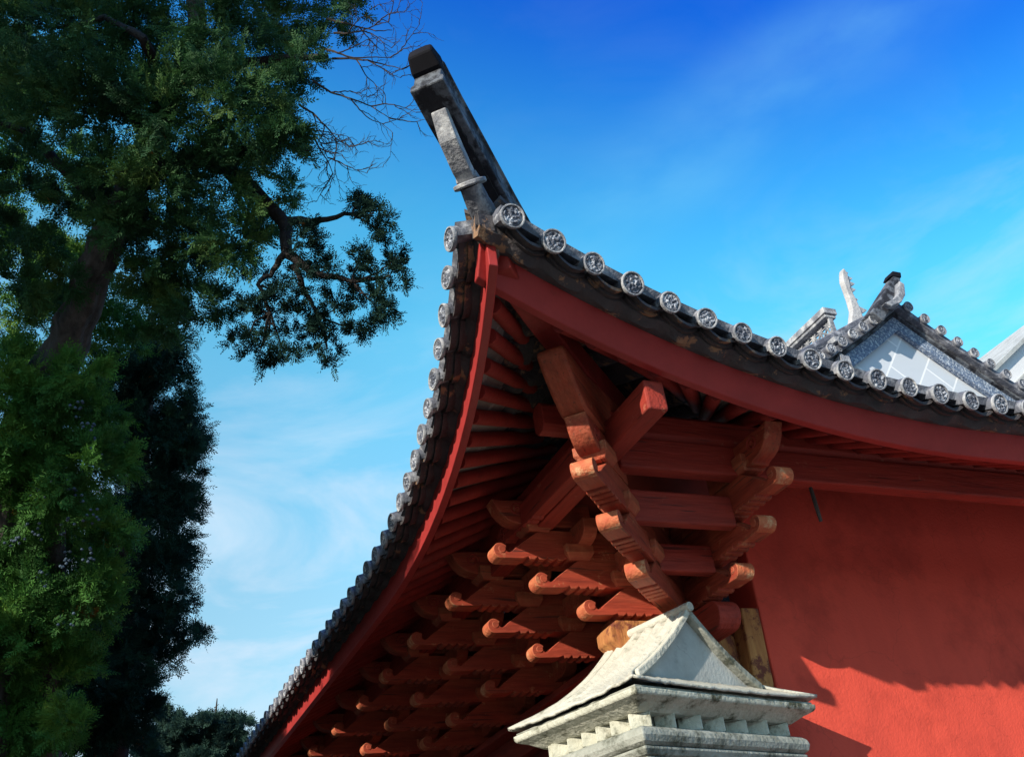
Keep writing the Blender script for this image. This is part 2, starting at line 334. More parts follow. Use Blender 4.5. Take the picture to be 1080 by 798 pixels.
# ------------------------------------------------------------------ ground
g = MB(); g.add([(-900, -900, 0), (900, -900, 0), (900, 900, 0), (-900, 900, 0)], [(0, 1, 2, 3)])
tag(g.build('ground', M['ground']), kind='structure')
g = MB(); g.add([(-60, -4.8, 0.004), (-0.3, -4.8, 0.004), (-0.3, 60, 0.004), (-60, 60, 0.004)], [(0, 1, 2, 3)])
tag(g.build('unseen_dark_ground', mat('low_bounce_ground', (0.030, 0.034, 0.018), (0.018, 0.020, 0.012), 3.0, 0.95, 0.5, 20)), kind='structure')  # unseen dark sheet added to cut light bounced up under the eaves

# ------------------------------------------------------------------ the hall
hall = empty('temple_hall', (0, 0, 0))
tag(hall, 'red temple hall with upturned grey tiled eaves corner and carved wooden brackets', 'temple')

# walls
b = MB(); b.add([(0.33, -0.25, 0), (9.0, -0.25, 0), (9.0, 0.05, 0), (0.33, 0.05, 0), (0.45, -0.25, GZ + 3.34), (9.0, -0.25, GZ + 3.34), (9.0, 0.05, GZ + 3.34), (0.45, 0.05, GZ + 3.34)],
                [(0, 3, 2, 1), (4, 5, 6, 7), (0, 1, 5, 4), (1, 2, 6, 5), (2, 3, 7, 6), (3, 0, 4, 7)])
o = b.build('red_wall', M['plaster'], hall, bevel=0.012); o['label'] = 'red lime plastered end wall under the eaves'
b = MB(); b.box((0.04, 0.16, 0), (0.14, VEND - 1, GZ + 3.2)); b.build('panelled_wall', M['panel'], hall)
b = MB(); b.tube([(0.09, 0.0, 0), (0.09, 0.0, GZ + 1.9)], [0.225, 0.215], 20)
o = auto_smooth(b.build('corner_column', M['oldwood'], hall, recalc=True)); o['label'] = 'bare weathered wooden corner column'
# a thin splintered liner board between column and plaster
b = MB(); z0_, z1_ = GZ + 0.6, GZ + 2.06
b.add([(0.20, -0.262, z0_), (0.335, -0.262, z0_), (0.335, -0.05, z0_), (0.20, -0.05, z0_), (0.27, -0.262, z1_), (0.408, -0.262, z1_), (0.408, -0.05, z1_), (0.27, -0.05, z1_)],
      [(0, 3, 2, 1), (4, 5, 6, 7), (0, 1, 5, 4), (1, 2, 6, 5), (2, 3, 7, 6), (3, 0, 4, 7)])
b.build('edge_board', M['oldwood'], hall, bevel=0.012)

# lintels crossing over the column
b = MB(); ch = 0.05
def bar_end(b, x0, x1, y0, y1, z0, z1, c=0.05, axis='x', sgn=-1):
    """beam along x or y with chamfered end at x0 (sgn -1)"""
    prof = [(0, z0 + c * 1.1), (c, z0), (1e3, z0), (1e3, z1), (c, z1), (0, z1 - c * 0.9)]
    pts = []
    for d, z in prof:
        dd = min(d, abs(x1 - x0)); pts.append((x0 - sgn * dd, z))
    if axis == 'x': b.prism(pts, y0, y1)
    else: b.prism(pts, y0, y1, fn=lambda x, y, z: (y, x, z))
bar_end(b, -0.63, 4.0, -0.10, 0.09, GZ + 1.83, GZ + 2.02, 0.06)
o = b.build('lintel', M['oldwood'], hall, bevel=0.01); o['label'] = 'lintel with bare sunlit chamfered end'
b = MB(); pr = []
for k in range(9):
    a_ = math.pi * k / 8; pr.append((-0.50 + 0.10 * (1 - math.sin(a_)), GZ + 1.93 - 0.095 * math.cos(a_)))
pr += [(11.0, GZ + 2.025), (11.0, GZ + 1.835)]
b.prism(pr, 0.0, 0.16, fn=lambda x, y, z: (y - 0.075, x, z + 0.01))
b.build('lintel', M['beam_y'], hall, bevel=0.008)
b = MB(); b.box((-0.22, 0.12, GZ + 2.03), (0.10, VEND - 1.5, GZ + 2.085)); b.build('plate_beam', M['beam_y'], hall, bevel=0.01)

# long horizontal beams
def beam(name, p0, p1, material, bev=0.012, chamfer=None):
    b = MB()
    if chamfer:
        ax = chamfer
        (x0, y0, z0), (x1, y1, z1) = p0, p1
        c = 0.035
        if ax == 'x':
            sec = [(y0 + c, z0), (y1 - c, z0), (y1, z0 + c), (y1, z1 - c), (y1 - c, z1), (y0 + c, z1), (y0, z1 - c), (y0, z0 + c)]
            b.loft([[(x, y, z) for y, z in sec] for x in (x0, x1)])
        else:
            sec = [(x0 + c, z0), (x1 - c, z0), (x1, z0 + c), (x1, z1 - c), (x1 - c, z1), (x0 + c, z1), (x0, z1 - c), (x0, z0 + c)]
            b.loft([[(x, y, z) for x, z in sec] for y in (y0, y1)])
    else: b.box(p0, p1)
    return b.build(name, material, hall, bevel=bev)
beam('eave_beam', (-0.88, -1.00, GZ + 2.615), (9.0, -0.89, GZ + 2.815), M['beam_x'])
beam('eave_purlin', (-1.34, -1.00, GZ + 2.82), (9.0, -0.87, GZ + 3.01), M['beam_x'], 0.006, 'x')
beam('eave_beam', (-1.02, -1.60, GZ + 2.635), (-0.895, 12.5, GZ + 2.817), M['beam_y'])
beam('eave_purlin', (-1.00, -0.86, GZ + 2.82), (-0.87, 12.5, GZ + 3.01), M['beam_y'], 0.006, 'y')
beam('tie_beam', (-0.78, -0.86, GZ + 2.34), (-0.06, -0.78, GZ + 2.545), M['beam_x'])
beam('tie_beam', (-0.50, -0.55, GZ + 2.17), (-0.06, -0.47, GZ + 2.35), M['beam_x'])
beam('dark_gap_board', (-0.87, -0.87, GZ + 2.83), (0.40, 0.30, GZ + 2.85), M['panel'], 0.0)  # added dark board, stands for the shade in the bracket gap
beam('wall_plate', (-0.02, -0.16, GZ + 2.30), (0.42, -0.06, GZ + 2.60), M['panel'])

b = MB(); b.tube([(0.53, -0.92, GZ + 2.63), (0.55, -0.90, GZ + 2.50), (0.57, -0.88, GZ + 2.40)], [0.012, 0.014, 0.011], 7); b.build('hanging_peg', M['bark'], hall)

# ------------------------------------------------------------------ bracket sets
def nose_profile(T, zt, back=-0.15, sag=0.0, seed=0):
    """scroll nosed bracket arm, local x = outwards"""
    rnd = random.Random(seed)
    P = []
    cx, cz, r = T - 0.056, zt + 0.0, 0.056
    for k in range(13):                      # round nose from underneath, up the front and over
        a = R(-95 - k * 17.5); rr = r * (1 - 0.010 * k)
        P.append((cx - rr * math.cos(math.pi - a) if False else cx - rr * math.cos(a + math.pi), cz + rr * math.sin(a)))
    P = []
    for k in range(14):
        a = R(-100 + k * 17.0); rr = r * (1.0 - 0.014 * k)
        P.append((cx + rr * math.cos(a), cz + rr * math.sin(a)))
    # hub of the scroll
    for k in range(7):
        a = R(150 + k * 30); rr = 0.024
        P.append((cx - 0.004 + rr * math.cos(a), cz + 0.002 + rr * math.sin(a)))
    P = [p for p in P]
    # hollow behind the curl, then the slope up to the flat
    hub_end = P[-1]
    P = P[:14] + [(cx - 0.040, cz + 0.030), (cx - 0.034, cz + 0.008), (cx - 0.040, cz - 0.010), (cx - 0.056, cz - 0.016), (cx - 0.078, cz - 0.004),
                  (cx - 0.098, cz + 0.016), (T - 0.33, zt + 0.140), (T - 0.345, zt + 0.150), (back, zt + 0.150)]
    bot = zt - 0.056
    P += [(back, bot + 0.012), (T - 0.62, bot + 0.012)]
    x = T - 0.50
    for k in range(4):                       # carved cusps along the underside
        P += [(x, bot + 0.014), (x + 0.022, bot - 0.002), (x + 0.050, bot + 0.002), (x + 0.062, bot + 0.018)]
        x += 0.066
    P += [(T - 0.20, bot + 0.002)]
    return P

def spiral_mesh(b, cx, cz, r0, y, turns=1.6, wdt=0.006, sgn=1):
    pts = []; n = 26
    for k in range(n + 1):
        a = R(200) - sgn * 2 * math.pi * turns * k / n; r = r0 * (1 - 0.80 * k / n)
        pts.append((cx + r * math.cos(a), y, cz + r * math.sin(a)))
    b.tube(pts, wdt, 5)

def head_profile(T, zt):
    zb = zt - 0.17
    return [(T, zt), (T - 0.02, zt - 0.035), (T - 0.035, zt - 0.07), (T - 0.06, zt - 0.105), (T - 0.10, zt - 0.14), (T - 0.15, zt - 0.158), (T - 0.20, zb + 0.004),
            (T - 0.22, zb - 0.012), (T - 0.26, zb - 0.006), (T - 0.28, zb), (T - 0.70, zb), (T - 0.70, zt), (T - 0.15, zt), (T - 0.06, zt - 0.006)]

def bow_profile(hl, h):     # transverse arm: flat top, rounded-up ends
    P = [(-hl, h), (-hl, h * 0.55)]
    for k in range(6):
        a = R(15 + 15 * k); P.append((-hl + 0.13 * (1 - math.cos(a)) + 0.005, h * 0.55 * (1 - math.sin(a))))
    P.append((-hl + 0.16, 0.0))
    return P + [(-x, z) for x, z in reversed(P)]

def block(b, x, y, z0, s=0.105, h=0.095):
    a = s * 0.72
    r0 = [(x - a, y - a, z0), (x + a, y - a, z0), (x + a, y + a, z0), (x - a, y + a, z0)]
    zm = z0 + h * 0.45
    r1 = [(x - s, y - s, zm), (x + s, y - s, zm), (x + s, y + s, zm), (x - s, y + s, zm)]
    r2 = [(px, py, z0 + h) for px, py, _ in r1]
    b.loft([r0, r1, r2])

TIER = [(0.765, 2.118), (1.075, 2.291), (1.335, 2.480)]    # nose tip: outwards, height above the eye
def bracket_arms(root, tiers, th, head, back, do_blocks=True, seed=0, sq=1.0):
    for k, (T, z) in enumerate(tiers):
        b = MB(); P = nose_profile(T, GZ + z, back); b.prism(P, -th / 2, th / 2)
        for j in range(len(P)):               # worn nose, paled further in colour so the tip reads as sunlit
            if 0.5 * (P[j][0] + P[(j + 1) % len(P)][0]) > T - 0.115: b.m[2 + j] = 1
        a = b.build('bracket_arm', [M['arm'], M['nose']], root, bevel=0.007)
        auto_smooth(a, 38)
        hub = MB()
        cx, cz = T - 0.056, GZ + z
        hub.tube([(cx - 0.006, -th / 2 - 0.004, cz + 0.004), (cx - 0.006, th / 2 + 0.004, cz + 0.004)], 0.025, 14)
        auto_smooth(hub.build('scroll_eye', M['arm'], a, bevel=0.003)); 
        if do_blocks:
            b = MB(); block(b, T - 0.335, 0, GZ + z + 0.135, 0.10, 0.10)
            b.build('bearing_block', M['arm'], root, bevel=0.006)
    if head:
        T, z = head
        b = MB(); b.prism(head_profile(T, GZ + z), -th / 2, th / 2)
        hd = b.build('bracket_head', M['arm'], root, bevel=0.006); auto_smooth(hd, 38)
        b = MB()
        for s in (-1, 1):
            b = MB(); spiral_mesh(b, T - 0.17, GZ + z - 0.066, 0.052, s * th / 2, wdt=0.0075); b.build('carved_scroll', M['beam_x'], hd)

def bracket_set(transverse=True):
    b = MB()
    b.box((-0.10, -0.10, GZ + 2.08), (0.12, 0.10, GZ + 2.20))
    if transverse:
        for x, z, hl, h in ((0.14, 2.14, 0.30, 0.15), (0.14, 2.35, 0.36, 0.15), (0.425, 2.335, 0.31, 0.15), (0.71, 2.515, 0.33, 0.14)):
            P = bow_profile(hl, h)
            b.prism(P, x - 0.05, x + 0.05, fn=lambda px, y, pz, z=z: (y, px, GZ + z + pz))
            for s in (-1, 1): block(b, x, s * (hl - 0.075), GZ + z + h - 0.004, 0.075, 0.075)
    root = b.build('bracket_set', M['arm'], hall, bevel=0.006)
    bracket_arms(root, TIER, 0.115, (1.305, 2.83), -0.12)
    return root

proto = bracket_set()
proto.rotation_euler = (0, 0, math.pi); proto.location = (0, 0.837, 0)
rj = random.Random(17)
for k in range(2, 13):
    c = copy_tree(proto, hall); c.location = (0, 0.837 * k + rj.uniform(-0.012, 0.012), rj.uniform(-0.008, 0.008)); c.rotation_euler = (0, rj.uniform(-0.006, 0.006), math.pi + rj.uniform(-0.012, 0.012))
    for ch in children(c):
        if ch.name.startswith(('bracket_arm', 'bracket_head')):
            ch.location = (rj.uniform(-0.018, 0.018), rj.uniform(-0.008, 0.008), rj.uniform(-0.005, 0.005)); ch.rotation_euler = (0, 0, rj.uniform(-0.02, 0.02))
# the corner set: arms to the left, to the front and on the diagonal
b = MB(); b.box((-0.17, -0.17, GZ + 2.03), (0.17, 0.17, GZ + 2.14)); b.box((-0.11, -0.11, GZ + 2.14), (0.11, 0.11, GZ + 2.75))
for x, z, hl, h in ((-0.71, 2.515, 0.33, 0.14), (-0.425, 2.335, 0.31, 0.15)):
    P = bow_profile(hl, h)
    b.prism(P, x - 0.05, x + 0.05, fn=lambda px, y, pz, z=z: (y, px + 0.10, GZ + z + pz))
    block(b, x, 0.1 + hl - 0.075, GZ + z + h - 0.004, 0.075, 0.075)
corner = b.build('corner_bracket_set', M['arm'], hall, bevel=0.006)
def rotated(name, ang, tiers, th, head, back, blocks=True):
    b = MB(); b.box((0.02, -th / 2 + 0.012, GZ + 2.06), (0.30, th / 2 - 0.012, GZ + 2.70))
    r = b.build(name, M['arm'], hall, bevel=0.006); r.rotation_euler = (0, 0, ang)
    bracket_arms(r, tiers, th, head, back, blocks); return r
rotated('bracket_arm_stack', math.pi, TIER, 0.115, (1.305, 2.83), 0.0)
rotated('bracket_arm_stack', -math.pi / 2, TIER, 0.125, (1.36, 2.80), 0.0)
q2 = math.sqrt(2)
rotated('diagonal_arm_stack', -3 * math.pi / 4, [(0.80 * q2, 2.075), (1.105 * q2, 2.225), (1.345 * q2, 2.40)], 0.128, (1.31 * q2, 2.735), 0.0)
# carved hanging board lying along the beam over the first sets
b = MB(); P = [(-0.88, 2.70), (-0.88, 2.87), (0.30, 2.87), (0.36, 2.84), (0.345, 2.79), (0.30, 2.76)]
x = 0.27
for k in range(7): P += [(x, 2.755 - 0.012 * k * 0.6), (x - 0.03, 2.735 - 0.012 * k * 0.4), (x - 0.055, 2.745 - 0.01 * k * 0.5)]; x -= 0.075
b.prism([(px, pz + GZ - 0.075) for px, pz in P], -1.115, -1.03, fn=lambda x, y, z: (y, x, z))
cb = b.build('carved_board', M['beam_y'], hall, bevel=0.006)
b = MB()
pts = []
for k in range(24):
    a = R(150) - 2 * math.pi * 1.5 * k / 23; r = 0.05 * (1 - 0.8 * k / 23); pts.append((-1.117, 0.25 + r * math.cos(a), GZ + 2.725 + r * math.sin(a)))
b.tube(pts, 0.006, 5); b.build('carved_scroll', M['beam_x'], cb)

# ------------------------------------------------------------------ corner (hip) beams, built in a diagonal frame: x = outwards along the diagonal
def diag_obj(b, name, material, **k):
    o = b.build(name, material, hall, **k); o.rotation_euler = (0, 0, -3 * math.pi / 4); return o
b = MB()
P = [(0.2, 2.98), (1.60, 2.74), (1.84, 2.735), (1.90, 2.76), (2.00, 2.83), (2.09, 2.91), (2.14, 2.98), (2.12, 3.02), (1.7, 3.04), (0.2, 3.35)]
b.prism([(x, z + GZ) for x, z in P], -0.080, 0.080)
auto_smooth(diag_obj(b, 'corner_beam', M['arm'], bevel=0.02), 40)
b = MB()
P = [(0.6, 3.14), (1.7, 3.105), (2.30, 3.09), (2.78, 3.10), (2.80, 3.23), (2.3, 3.20), (0.6, 3.42)]
b.prism([(x, z + GZ) for x, z in P], -0.062, 0.062)
diag_obj(b, 'flying_corner_beam', M['rafter'], bevel=0.012)

# ------------------------------------------------------------------ eave boards, soffit, rafters
def sweep_board(name, side, dout, th, zlo, zhi, material, s0, s1, n=70, lean=0.0):
    b = MB(); rings = []
    for i in range(n + 1):
        s = s0 + (s1 - s0) * i / n
        q = sR(s) if side == 'R' else s
        o1 = ov(q) - dout; o2 = o1 - th; h = hz(q)
        sec = [(o1 - lean, h + zlo), (o1, h + zhi), (o2, h + zhi), (o2 - lean, h + zlo)]
        rings.append([(-o_, s, z) if side == 'L' else (s, -o_, z) for o_, z in sec])
    b.loft(rings)
    return b.build(name, material, hall, bevel=0.006)
sweep_board('fascia_board', 'L', 0.168, 0.05, -0.20, 0.00, M['fascia'], -2.05, VEND)
sweep_board('fascia_board', 'R', 0.18, 0.05, -0.20, 0.00, M['fascia'], -2.075, 2 * UR + 2.0, lean=0.115)
from mathutils import noise as mnoise
def mortar_bed(side, s0, s1, n=420):
    b = MB(); rings = []
    for i in range(n + 1):
        s = s0 + (s1 - s0) * i / n; q = sR(s) if side == 'R' else s
        h = hz(q); ph = abs(math.sin(math.pi * (s - S0) / TS))           # lumps under the joints of the pan tiles
        def nz(k, f=9.0): return mnoise.noise(Vector((s * f, k * 3.7, 0.0 if side == 'L' else 9.0)))
        o1 = ov(q) - 0.115 + 0.020 * nz(1); o2 = ov(q) - 0.21; om = ov(q) - 0.155 + 0.014 * nz(2)
        lo = (-0.026 if side == 'L' else -0.050) - 0.030 * ph + 0.012 * nz(3, 14)
        sec = [(o1, h + lo + 0.02), (o1 + 0.01 * nz(4, 16), h + 0.03), (o2, h + 0.035), (o2, h - 0.06), (om, h + lo - 0.012 + 0.010 * nz(5, 12))]
        rings.append([(-o_, s, z) if side == 'L' else (s, -o_, z) for o_, z in sec])
    b.loft(rings); return auto_smooth(b.build('mortar_bed', M['pan'], hall), 50)
mortar_bed('L', -2.12, VEND); mortar_bed('R', -2.12, 2 * UR + 2.0)

def rafter_line(side, s):
    q = sR(s) if side == 'R' else s
    o_t = ov(q) - (0.225 if side == 'L' else 0.38); zt = hz(q) - 0.125
    P1 = [o_t, s, zt]
    if q > 0.75:
        a = (o_t, s); bb = (0.25, s)
    else:
        k = (0.75 - q) / 2.75                     # 0..1 towards the corner: the fan closes on the hip beam
        sb = q + k * 1.35; ob = max(0.25, 0.25 + k * 0.78)
        a = (o_t, s); bb = (ob, sb if side == 'L' or s <= UR else 2 * UR - sb)
    run = math.hypot(a[0] - bb[0], a[1] - bb[1])
    z2 = zt + 0.50 * (a[0] - bb[0])
    ext = 1.0
    f = (lambda o_, s_, z_: (-o_, s_, z_)) if side == 'L' else (lambda o_, s_, z_: (s_, -o_, z_))
    e_ = 1.0 if q > 0.75 else 1.0 + 0.55 * min(1.0, (0.75 - q) / 1.2)
    bb = (a[0] + (bb[0] - a[0]) * e_, a[1] + (bb[1] - a[1]) * e_); z2 = zt + (z2 - zt) * e_
    return f(a[0], a[1], zt), f(bb[0], bb[1], z2)
def rafter(side, s, r=0.046):
    p, q = rafter_line(side, s)
    b = MB(); b.tube([p, q], r, 10)
    auto_smooth(b.build('rafter', M['rafter'], hall))
for k in range(58): rafter('L', -1.74 + TS * k * (0.86 if k < 9 else 0.86))
for k in range(1, 27): rafter('R', -1.74 + TS * k * 0.86)

def soffit(side, s0, s1, n):
    b = MB(); vs = []; fs = []
    for i in range(n + 1):
        s = s0 + (s1 - s0) * i / n
        p, q = rafter_line(side, s)
        vs += [(p[0], p[1], p[2] + 0.05), (q[0], q[1], q[2] + 0.05)]
    for i in range(n): fs.append((2 * i, 2 * i + 1, 2 * i + 3, 2 * i + 2))
    b.add(vs, fs)
    o = b.build('soffit_boards', M['soffit'], hall)
    sl = o.modifiers.new('thickness', 'SOLIDIFY'); sl.thickness = 0.02; sl.offset = 0
    return o
soffit('L', -2.03, 12.8, 120)
soffit('R', -2.03, 2 * UR - 0.2, 80)

# ------------------------------------------------------------------ roof skin
def slope(side, name):
    b = MB(); ns = 110; nw = 14
    s0 = -2.03; s1 = VEND if side == 'L' else 2 * UR + 2.03
    vs = []; fs = []
    for i in range(ns + 1):
        s = s0 + (s1 - s0) * i / ns
        wm = max(0.02, wmaxL(s) if side == 'L' else wmaxR(s))
        for j in range(nw + 1):
            wv = 0.03 + (wm - 0.03) * j / nw if wm > 0.05 else wm * j / nw
            vs.append(tuple((L_pt if side == 'L' else R_pt)(s, wv, 0.03)))
    for i in range(ns):
        for j in range(nw):
            a = i * (nw + 1) + j; fs.append((a, a + 1, a + nw + 2, a + nw + 1))
    b.add(vs, fs)
    o = b.build(name, M['tile'], hall)
    sl = o.modifiers.new('thickness', 'SOLIDIFY'); sl.thickness = 0.05; sl.offset = 0
    return o
slope('L', 'roof_slope'); slope('R', 'roof_slope')
# far slope behind the ridge
b = MB(); vs = []; fs = []
for i in range(2):
    for j in range(13):
        wv = WL * j / 12; p = L_pt(3, wv, 0.03); vs.append((2 * UR - p.x, VG if i == 0 else VEND, p.z))
for j in range(12): fs.append((j, j + 1, j + 14, j + 13))
b.add(vs, fs); o = b.build('roof_slope', M['tile'], hall)
sl = o.modifiers.new('thickness', 'SOLIDIFY'); sl.thickness = 0.05; sl.offset = 0

# cover tiles with decorated round ends
def disc_mesh(r, seed=0):
    b = MB(); n = 36
    prof = [(r * 0.97, 0.016), (r, 0.010), (r, 0.0), (r * 0.965, -0.005), (r * 0.87, -0.005), (r * 0.82, 0.007)]
    rings = [[(y, rr * math.cos(2 * math.pi * k / n), rr * math.sin(2 * math.pi * k / n)) for k in range(n)] for rr, y in prof]
    b.slot = 1; b.loft([[(-p[0], p[1], p[2]) for p in rg] for rg in rings], cap=False)
    b.slot = 0
    # inner relief
    nr = 12; vs = [(0.004, 0, 0)]; fs = []
    for i in range(1, nr + 1):
        rr = r * 0.80 * i / nr
        for k in range(n):
            a = 2 * math.pi * k / n
            hgt = 0.012 * mnoise.noise(Vector((rr * math.cos(a) * 75 + seed * 9.0, rr * math.sin(a) * 75, 3.1))) + 0.006 * mnoise.noise(Vector((rr * math.cos(a) * 160, rr * math.sin(a) * 160 + seed, 7.1))) if i < nr else -0.007
            vs.append((hgt, rr * math.cos(a), rr * math.sin(a)))
    for k in range(n): fs.append((0, 1 + k, 1 + (k + 1) % n))
    for i in range(1, nr):
        for k in range(n):
            a = 1 + (i - 1) * n + k; c = 1 + (i - 1) * n + (k + 1) % n
            fs.append((a, a + n, c + n, c))
    b.add(vs, fs)
    me_o = b.build('tile_end', [M['disc'], M['rim']], None); auto_smooth(me_o, 50)
    me = me_o.data; bpy.data.objects.remove(me_o); return me
DISCS = [disc_mesh(0.064, k) for k in range(5)]
rt = random.Random(4)

def cover_tile(side, s):
    q = sR(s) if side == 'R' else s
    wm = (wmaxL(s) if side == 'L' else wmaxR(s)) - 0.10
    run = min(max(wm, 0.10), 2.2)
    f = L_pt if side == 'L' else R_pt
    npt = 8; b = MB(); r = 0.0615; rings = []
    jit = rt.uniform(-0.012, 0.012)
    for i in range(npt + 1):
        wv = run * i / npt; p = f(s, wv, 0.004); p2 = f(s, wv + 0.05, 0.004)
        if i == 0: p0 = p; d0 = (p2 - p).normalized()
        ax = Vector((0, 1, 0)) if side == 'L' else Vector((1, 0, 0))
        d = (p2 - p).normalized(); up = d.cross(ax); up = up if up.z > 0 else -up
        rr = r * (1 - 0.05 * ((i % 3) / 3))
        rings.append([p + ax * (rr * math.cos(a)) + up * (rr * math.sin(a)) for a in [R(-25 + 230 * k / 11) for k in range(12)]])
    b.loft(rings)
    o = b.build('cover_tile', M['tile'], hall); auto_smooth(o, 45)
    dsc = bpy.data.objects.new('tile_end', rt.choice(DISCS)); C.objects.link(dsc); dsc.parent = o
    outd = -d0; outd.z *= 0.65 if side == 'R' else 0.2; outd.normalize()
    outd = (outd + Vector((rt.uniform(-0.06, 0.06), rt.uniform(-0.06, 0.06), rt.uniform(-0.06, 0.06)))).normalized()
    up = Vector((0, 0, 1)); y = up.cross(outd).normalized(); z = outd.cross(y)
    roll = Matrix.Rotation(rt.uniform(-3, 3), 4, 'X') @ Matrix.Scale(rt.uniform(0.93, 1.05), 4)
    mm = Matrix.Identity(4)
    for i in range(3): mm[i][0], mm[i][1], mm[i][2], mm[i][3] = outd[i], y[i], z[i], (p0 + outd * 0.012 + Vector((0, 0, jit * 0.5)))[i]
    dsc.matrix_local = mm @ roll
def pan_tile(side, s):
    """concave tile hanging between two cover tiles, two courses showing at the eave"""
    q = sR(s) if side == 'R' else s
    wm = (wmaxL(s) if side == 'L' else wmaxR(s)) - 0.05
    run = min(max(wm, 0.12), 1.8)
    f = L_pt if side == 'L' else R_pt
    b = MB()
    for (w0, dz, sag, rn) in ((0.035, -0.018, 0.062, run), (0.085, -0.048, 0.050, min(run, 0.5))):
        rings = []
        for i in range(5):
            wv = w0 + rn * i / 4; top = []; bot = []
            for k in range(11):
                t = -1 + 0.2 * k
                ss = s + t * 0.112; dd = -sag * (1 - t * t) + dz + rt.uniform(-0.002, 0.002)
                top.append(f(ss, wv, dd + 0.02)); bot.append(f(ss, wv, dd))
            rings.append(top + bot[::-1])
        b.loft(rings)
    auto_smooth(b.build('pan_tile', M['pan'], hall), 40)
nL = 62; nR = 23
for i in range(nL): cover_tile('L', S0 + TS * i); pan_tile('L', S0 + TS * (i + 0.5))
for i in range(nR): cover_tile('R', S0 + TS * i); pan_tile('R', S0 + TS * (i + 0.5))

# ------------------------------------------------------------------ hip ridge with its long upturned end (diagonal frame)
def dz_hip(D):                      # height of the hip at diagonal distance D (negative = inwards)
    s = -D / q2
    lo, hi = 0.0, 3.0
    o_ = ov(s); wv = max(0.0, s + o_)
    return hz(s) + rise(wv)
b = MB(); rings = []
path = [(-0.6, dz_hip(-0.6) + 0.10), (0.6, dz_hip(0.6) + 0.12), (1.5, dz_hip(1.5) + 0.13), (2.0, dz_hip(2.0) + 0.14), (2.3, GZ + 3.59), (2.6, GZ + 3.645), (2.96, GZ + 3.73), (3.24, GZ + 3.79), (3.44, GZ + 3.85)]
for i, (x, z) in enumerate(path):
    xa, za = path[max(0, i - 1)]; xb, zb = path[min(len(path) - 1, i + 1)]
    d = Vector((xb - xa, 0, zb - za)).normalized(); up = Vector((-d.z, 0, d.x)); hw = 0.088; hh = 0.108
    p = Vector((x, 0, z))
    sec = [(-hw, -hh), (hw, -hh), (hw, -hh * 0.55), (hw * 0.82, -hh * 0.45), (hw * 0.82, hh * 0.5), (hw, hh * 0.6), (hw * 0.8, hh), (-hw * 0.8, hh), (-hw, hh * 0.6), (-hw * 0.82, hh * 0.5), (-hw * 0.82, -hh * 0.45), (-hw, -hh * 0.55)]
    rings.append([tuple(p + Vector((0, y, 0)) + up * v) for y, v in sec])
b.loft(rings); ridge = diag_obj(b, 'hip_ridge', M['ridge'], bevel=0.008)
ridge['label'] = 'grey hip ridge with long upturned end'
b = MB(); pts = [(3.36, 0, GZ + 3.89), (3.44, 0, GZ + 3.92), (3.51, 0, GZ + 3.952)]
rings = []
for i, p in enumerate(pts):
    wdt = (0.072, 0.076, 0.062)[i]; hh = (0.055, 0.055, 0.035)[i]
    rings.append([(p[0] - 0.35 * v, y, p[2] + v) for y, v in ((-wdt, -hh), (wdt, -hh), (wdt, hh * 0.6), (wdt * 0.5, hh), (-wdt * 0.5, hh), (-wdt, hh * 0.6))])
b.loft(rings); b.build('ridge_end_cap', M['black'], ridge, bevel=0.012)
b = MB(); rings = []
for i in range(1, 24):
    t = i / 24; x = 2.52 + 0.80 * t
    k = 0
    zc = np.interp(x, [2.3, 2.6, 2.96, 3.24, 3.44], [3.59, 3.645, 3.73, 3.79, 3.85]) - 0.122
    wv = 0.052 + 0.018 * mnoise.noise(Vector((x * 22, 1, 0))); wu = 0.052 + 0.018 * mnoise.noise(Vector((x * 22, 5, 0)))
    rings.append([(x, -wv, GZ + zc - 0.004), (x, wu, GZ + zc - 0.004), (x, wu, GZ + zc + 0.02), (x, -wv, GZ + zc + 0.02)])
b.loft(rings); b.build('dark_underside_strip', M['dark_strip'], ridge)  # ragged black strip along the underside of the ridge end
# lower tongue under the ridge
b = MB(); tp = [(2.62, 3.40), (2.84, 3.43), (2.99, 3.455), (3.13, 3.50), (3.25, 3.58), (3.34, 3.70)]
rings = []
for i, (x, z) in enumerate(tp):
    xa, za = tp[max(0, i - 1)]; xb, zb = tp[min(len(tp) - 1, i + 1)]
    d = Vector((xb - xa, 0, zb - za)).normalized(); up = Vector((-d.z, 0, d.x)); hw = (0.028, 0.034, 0.042, 0.046, 0.046, 0.040)[i]; hh = 0.034 if i < 5 else 0.022
    rings.append([tuple(Vector((x, y, z + GZ)) + up * v) for y, v in ((-hw, -hh), (hw, -hh), (hw, hh), (-hw, hh))])
b.loft(rings); b.build('upturned_tongue', M['rim'], ridge, bevel=0.008)
b = MB(); b.box((3.02, -0.055, GZ + 3.455), (3.09, 0.055, GZ + 3.50)); b.build('tongue_block', M['rim'], ridge, bevel=0.006)
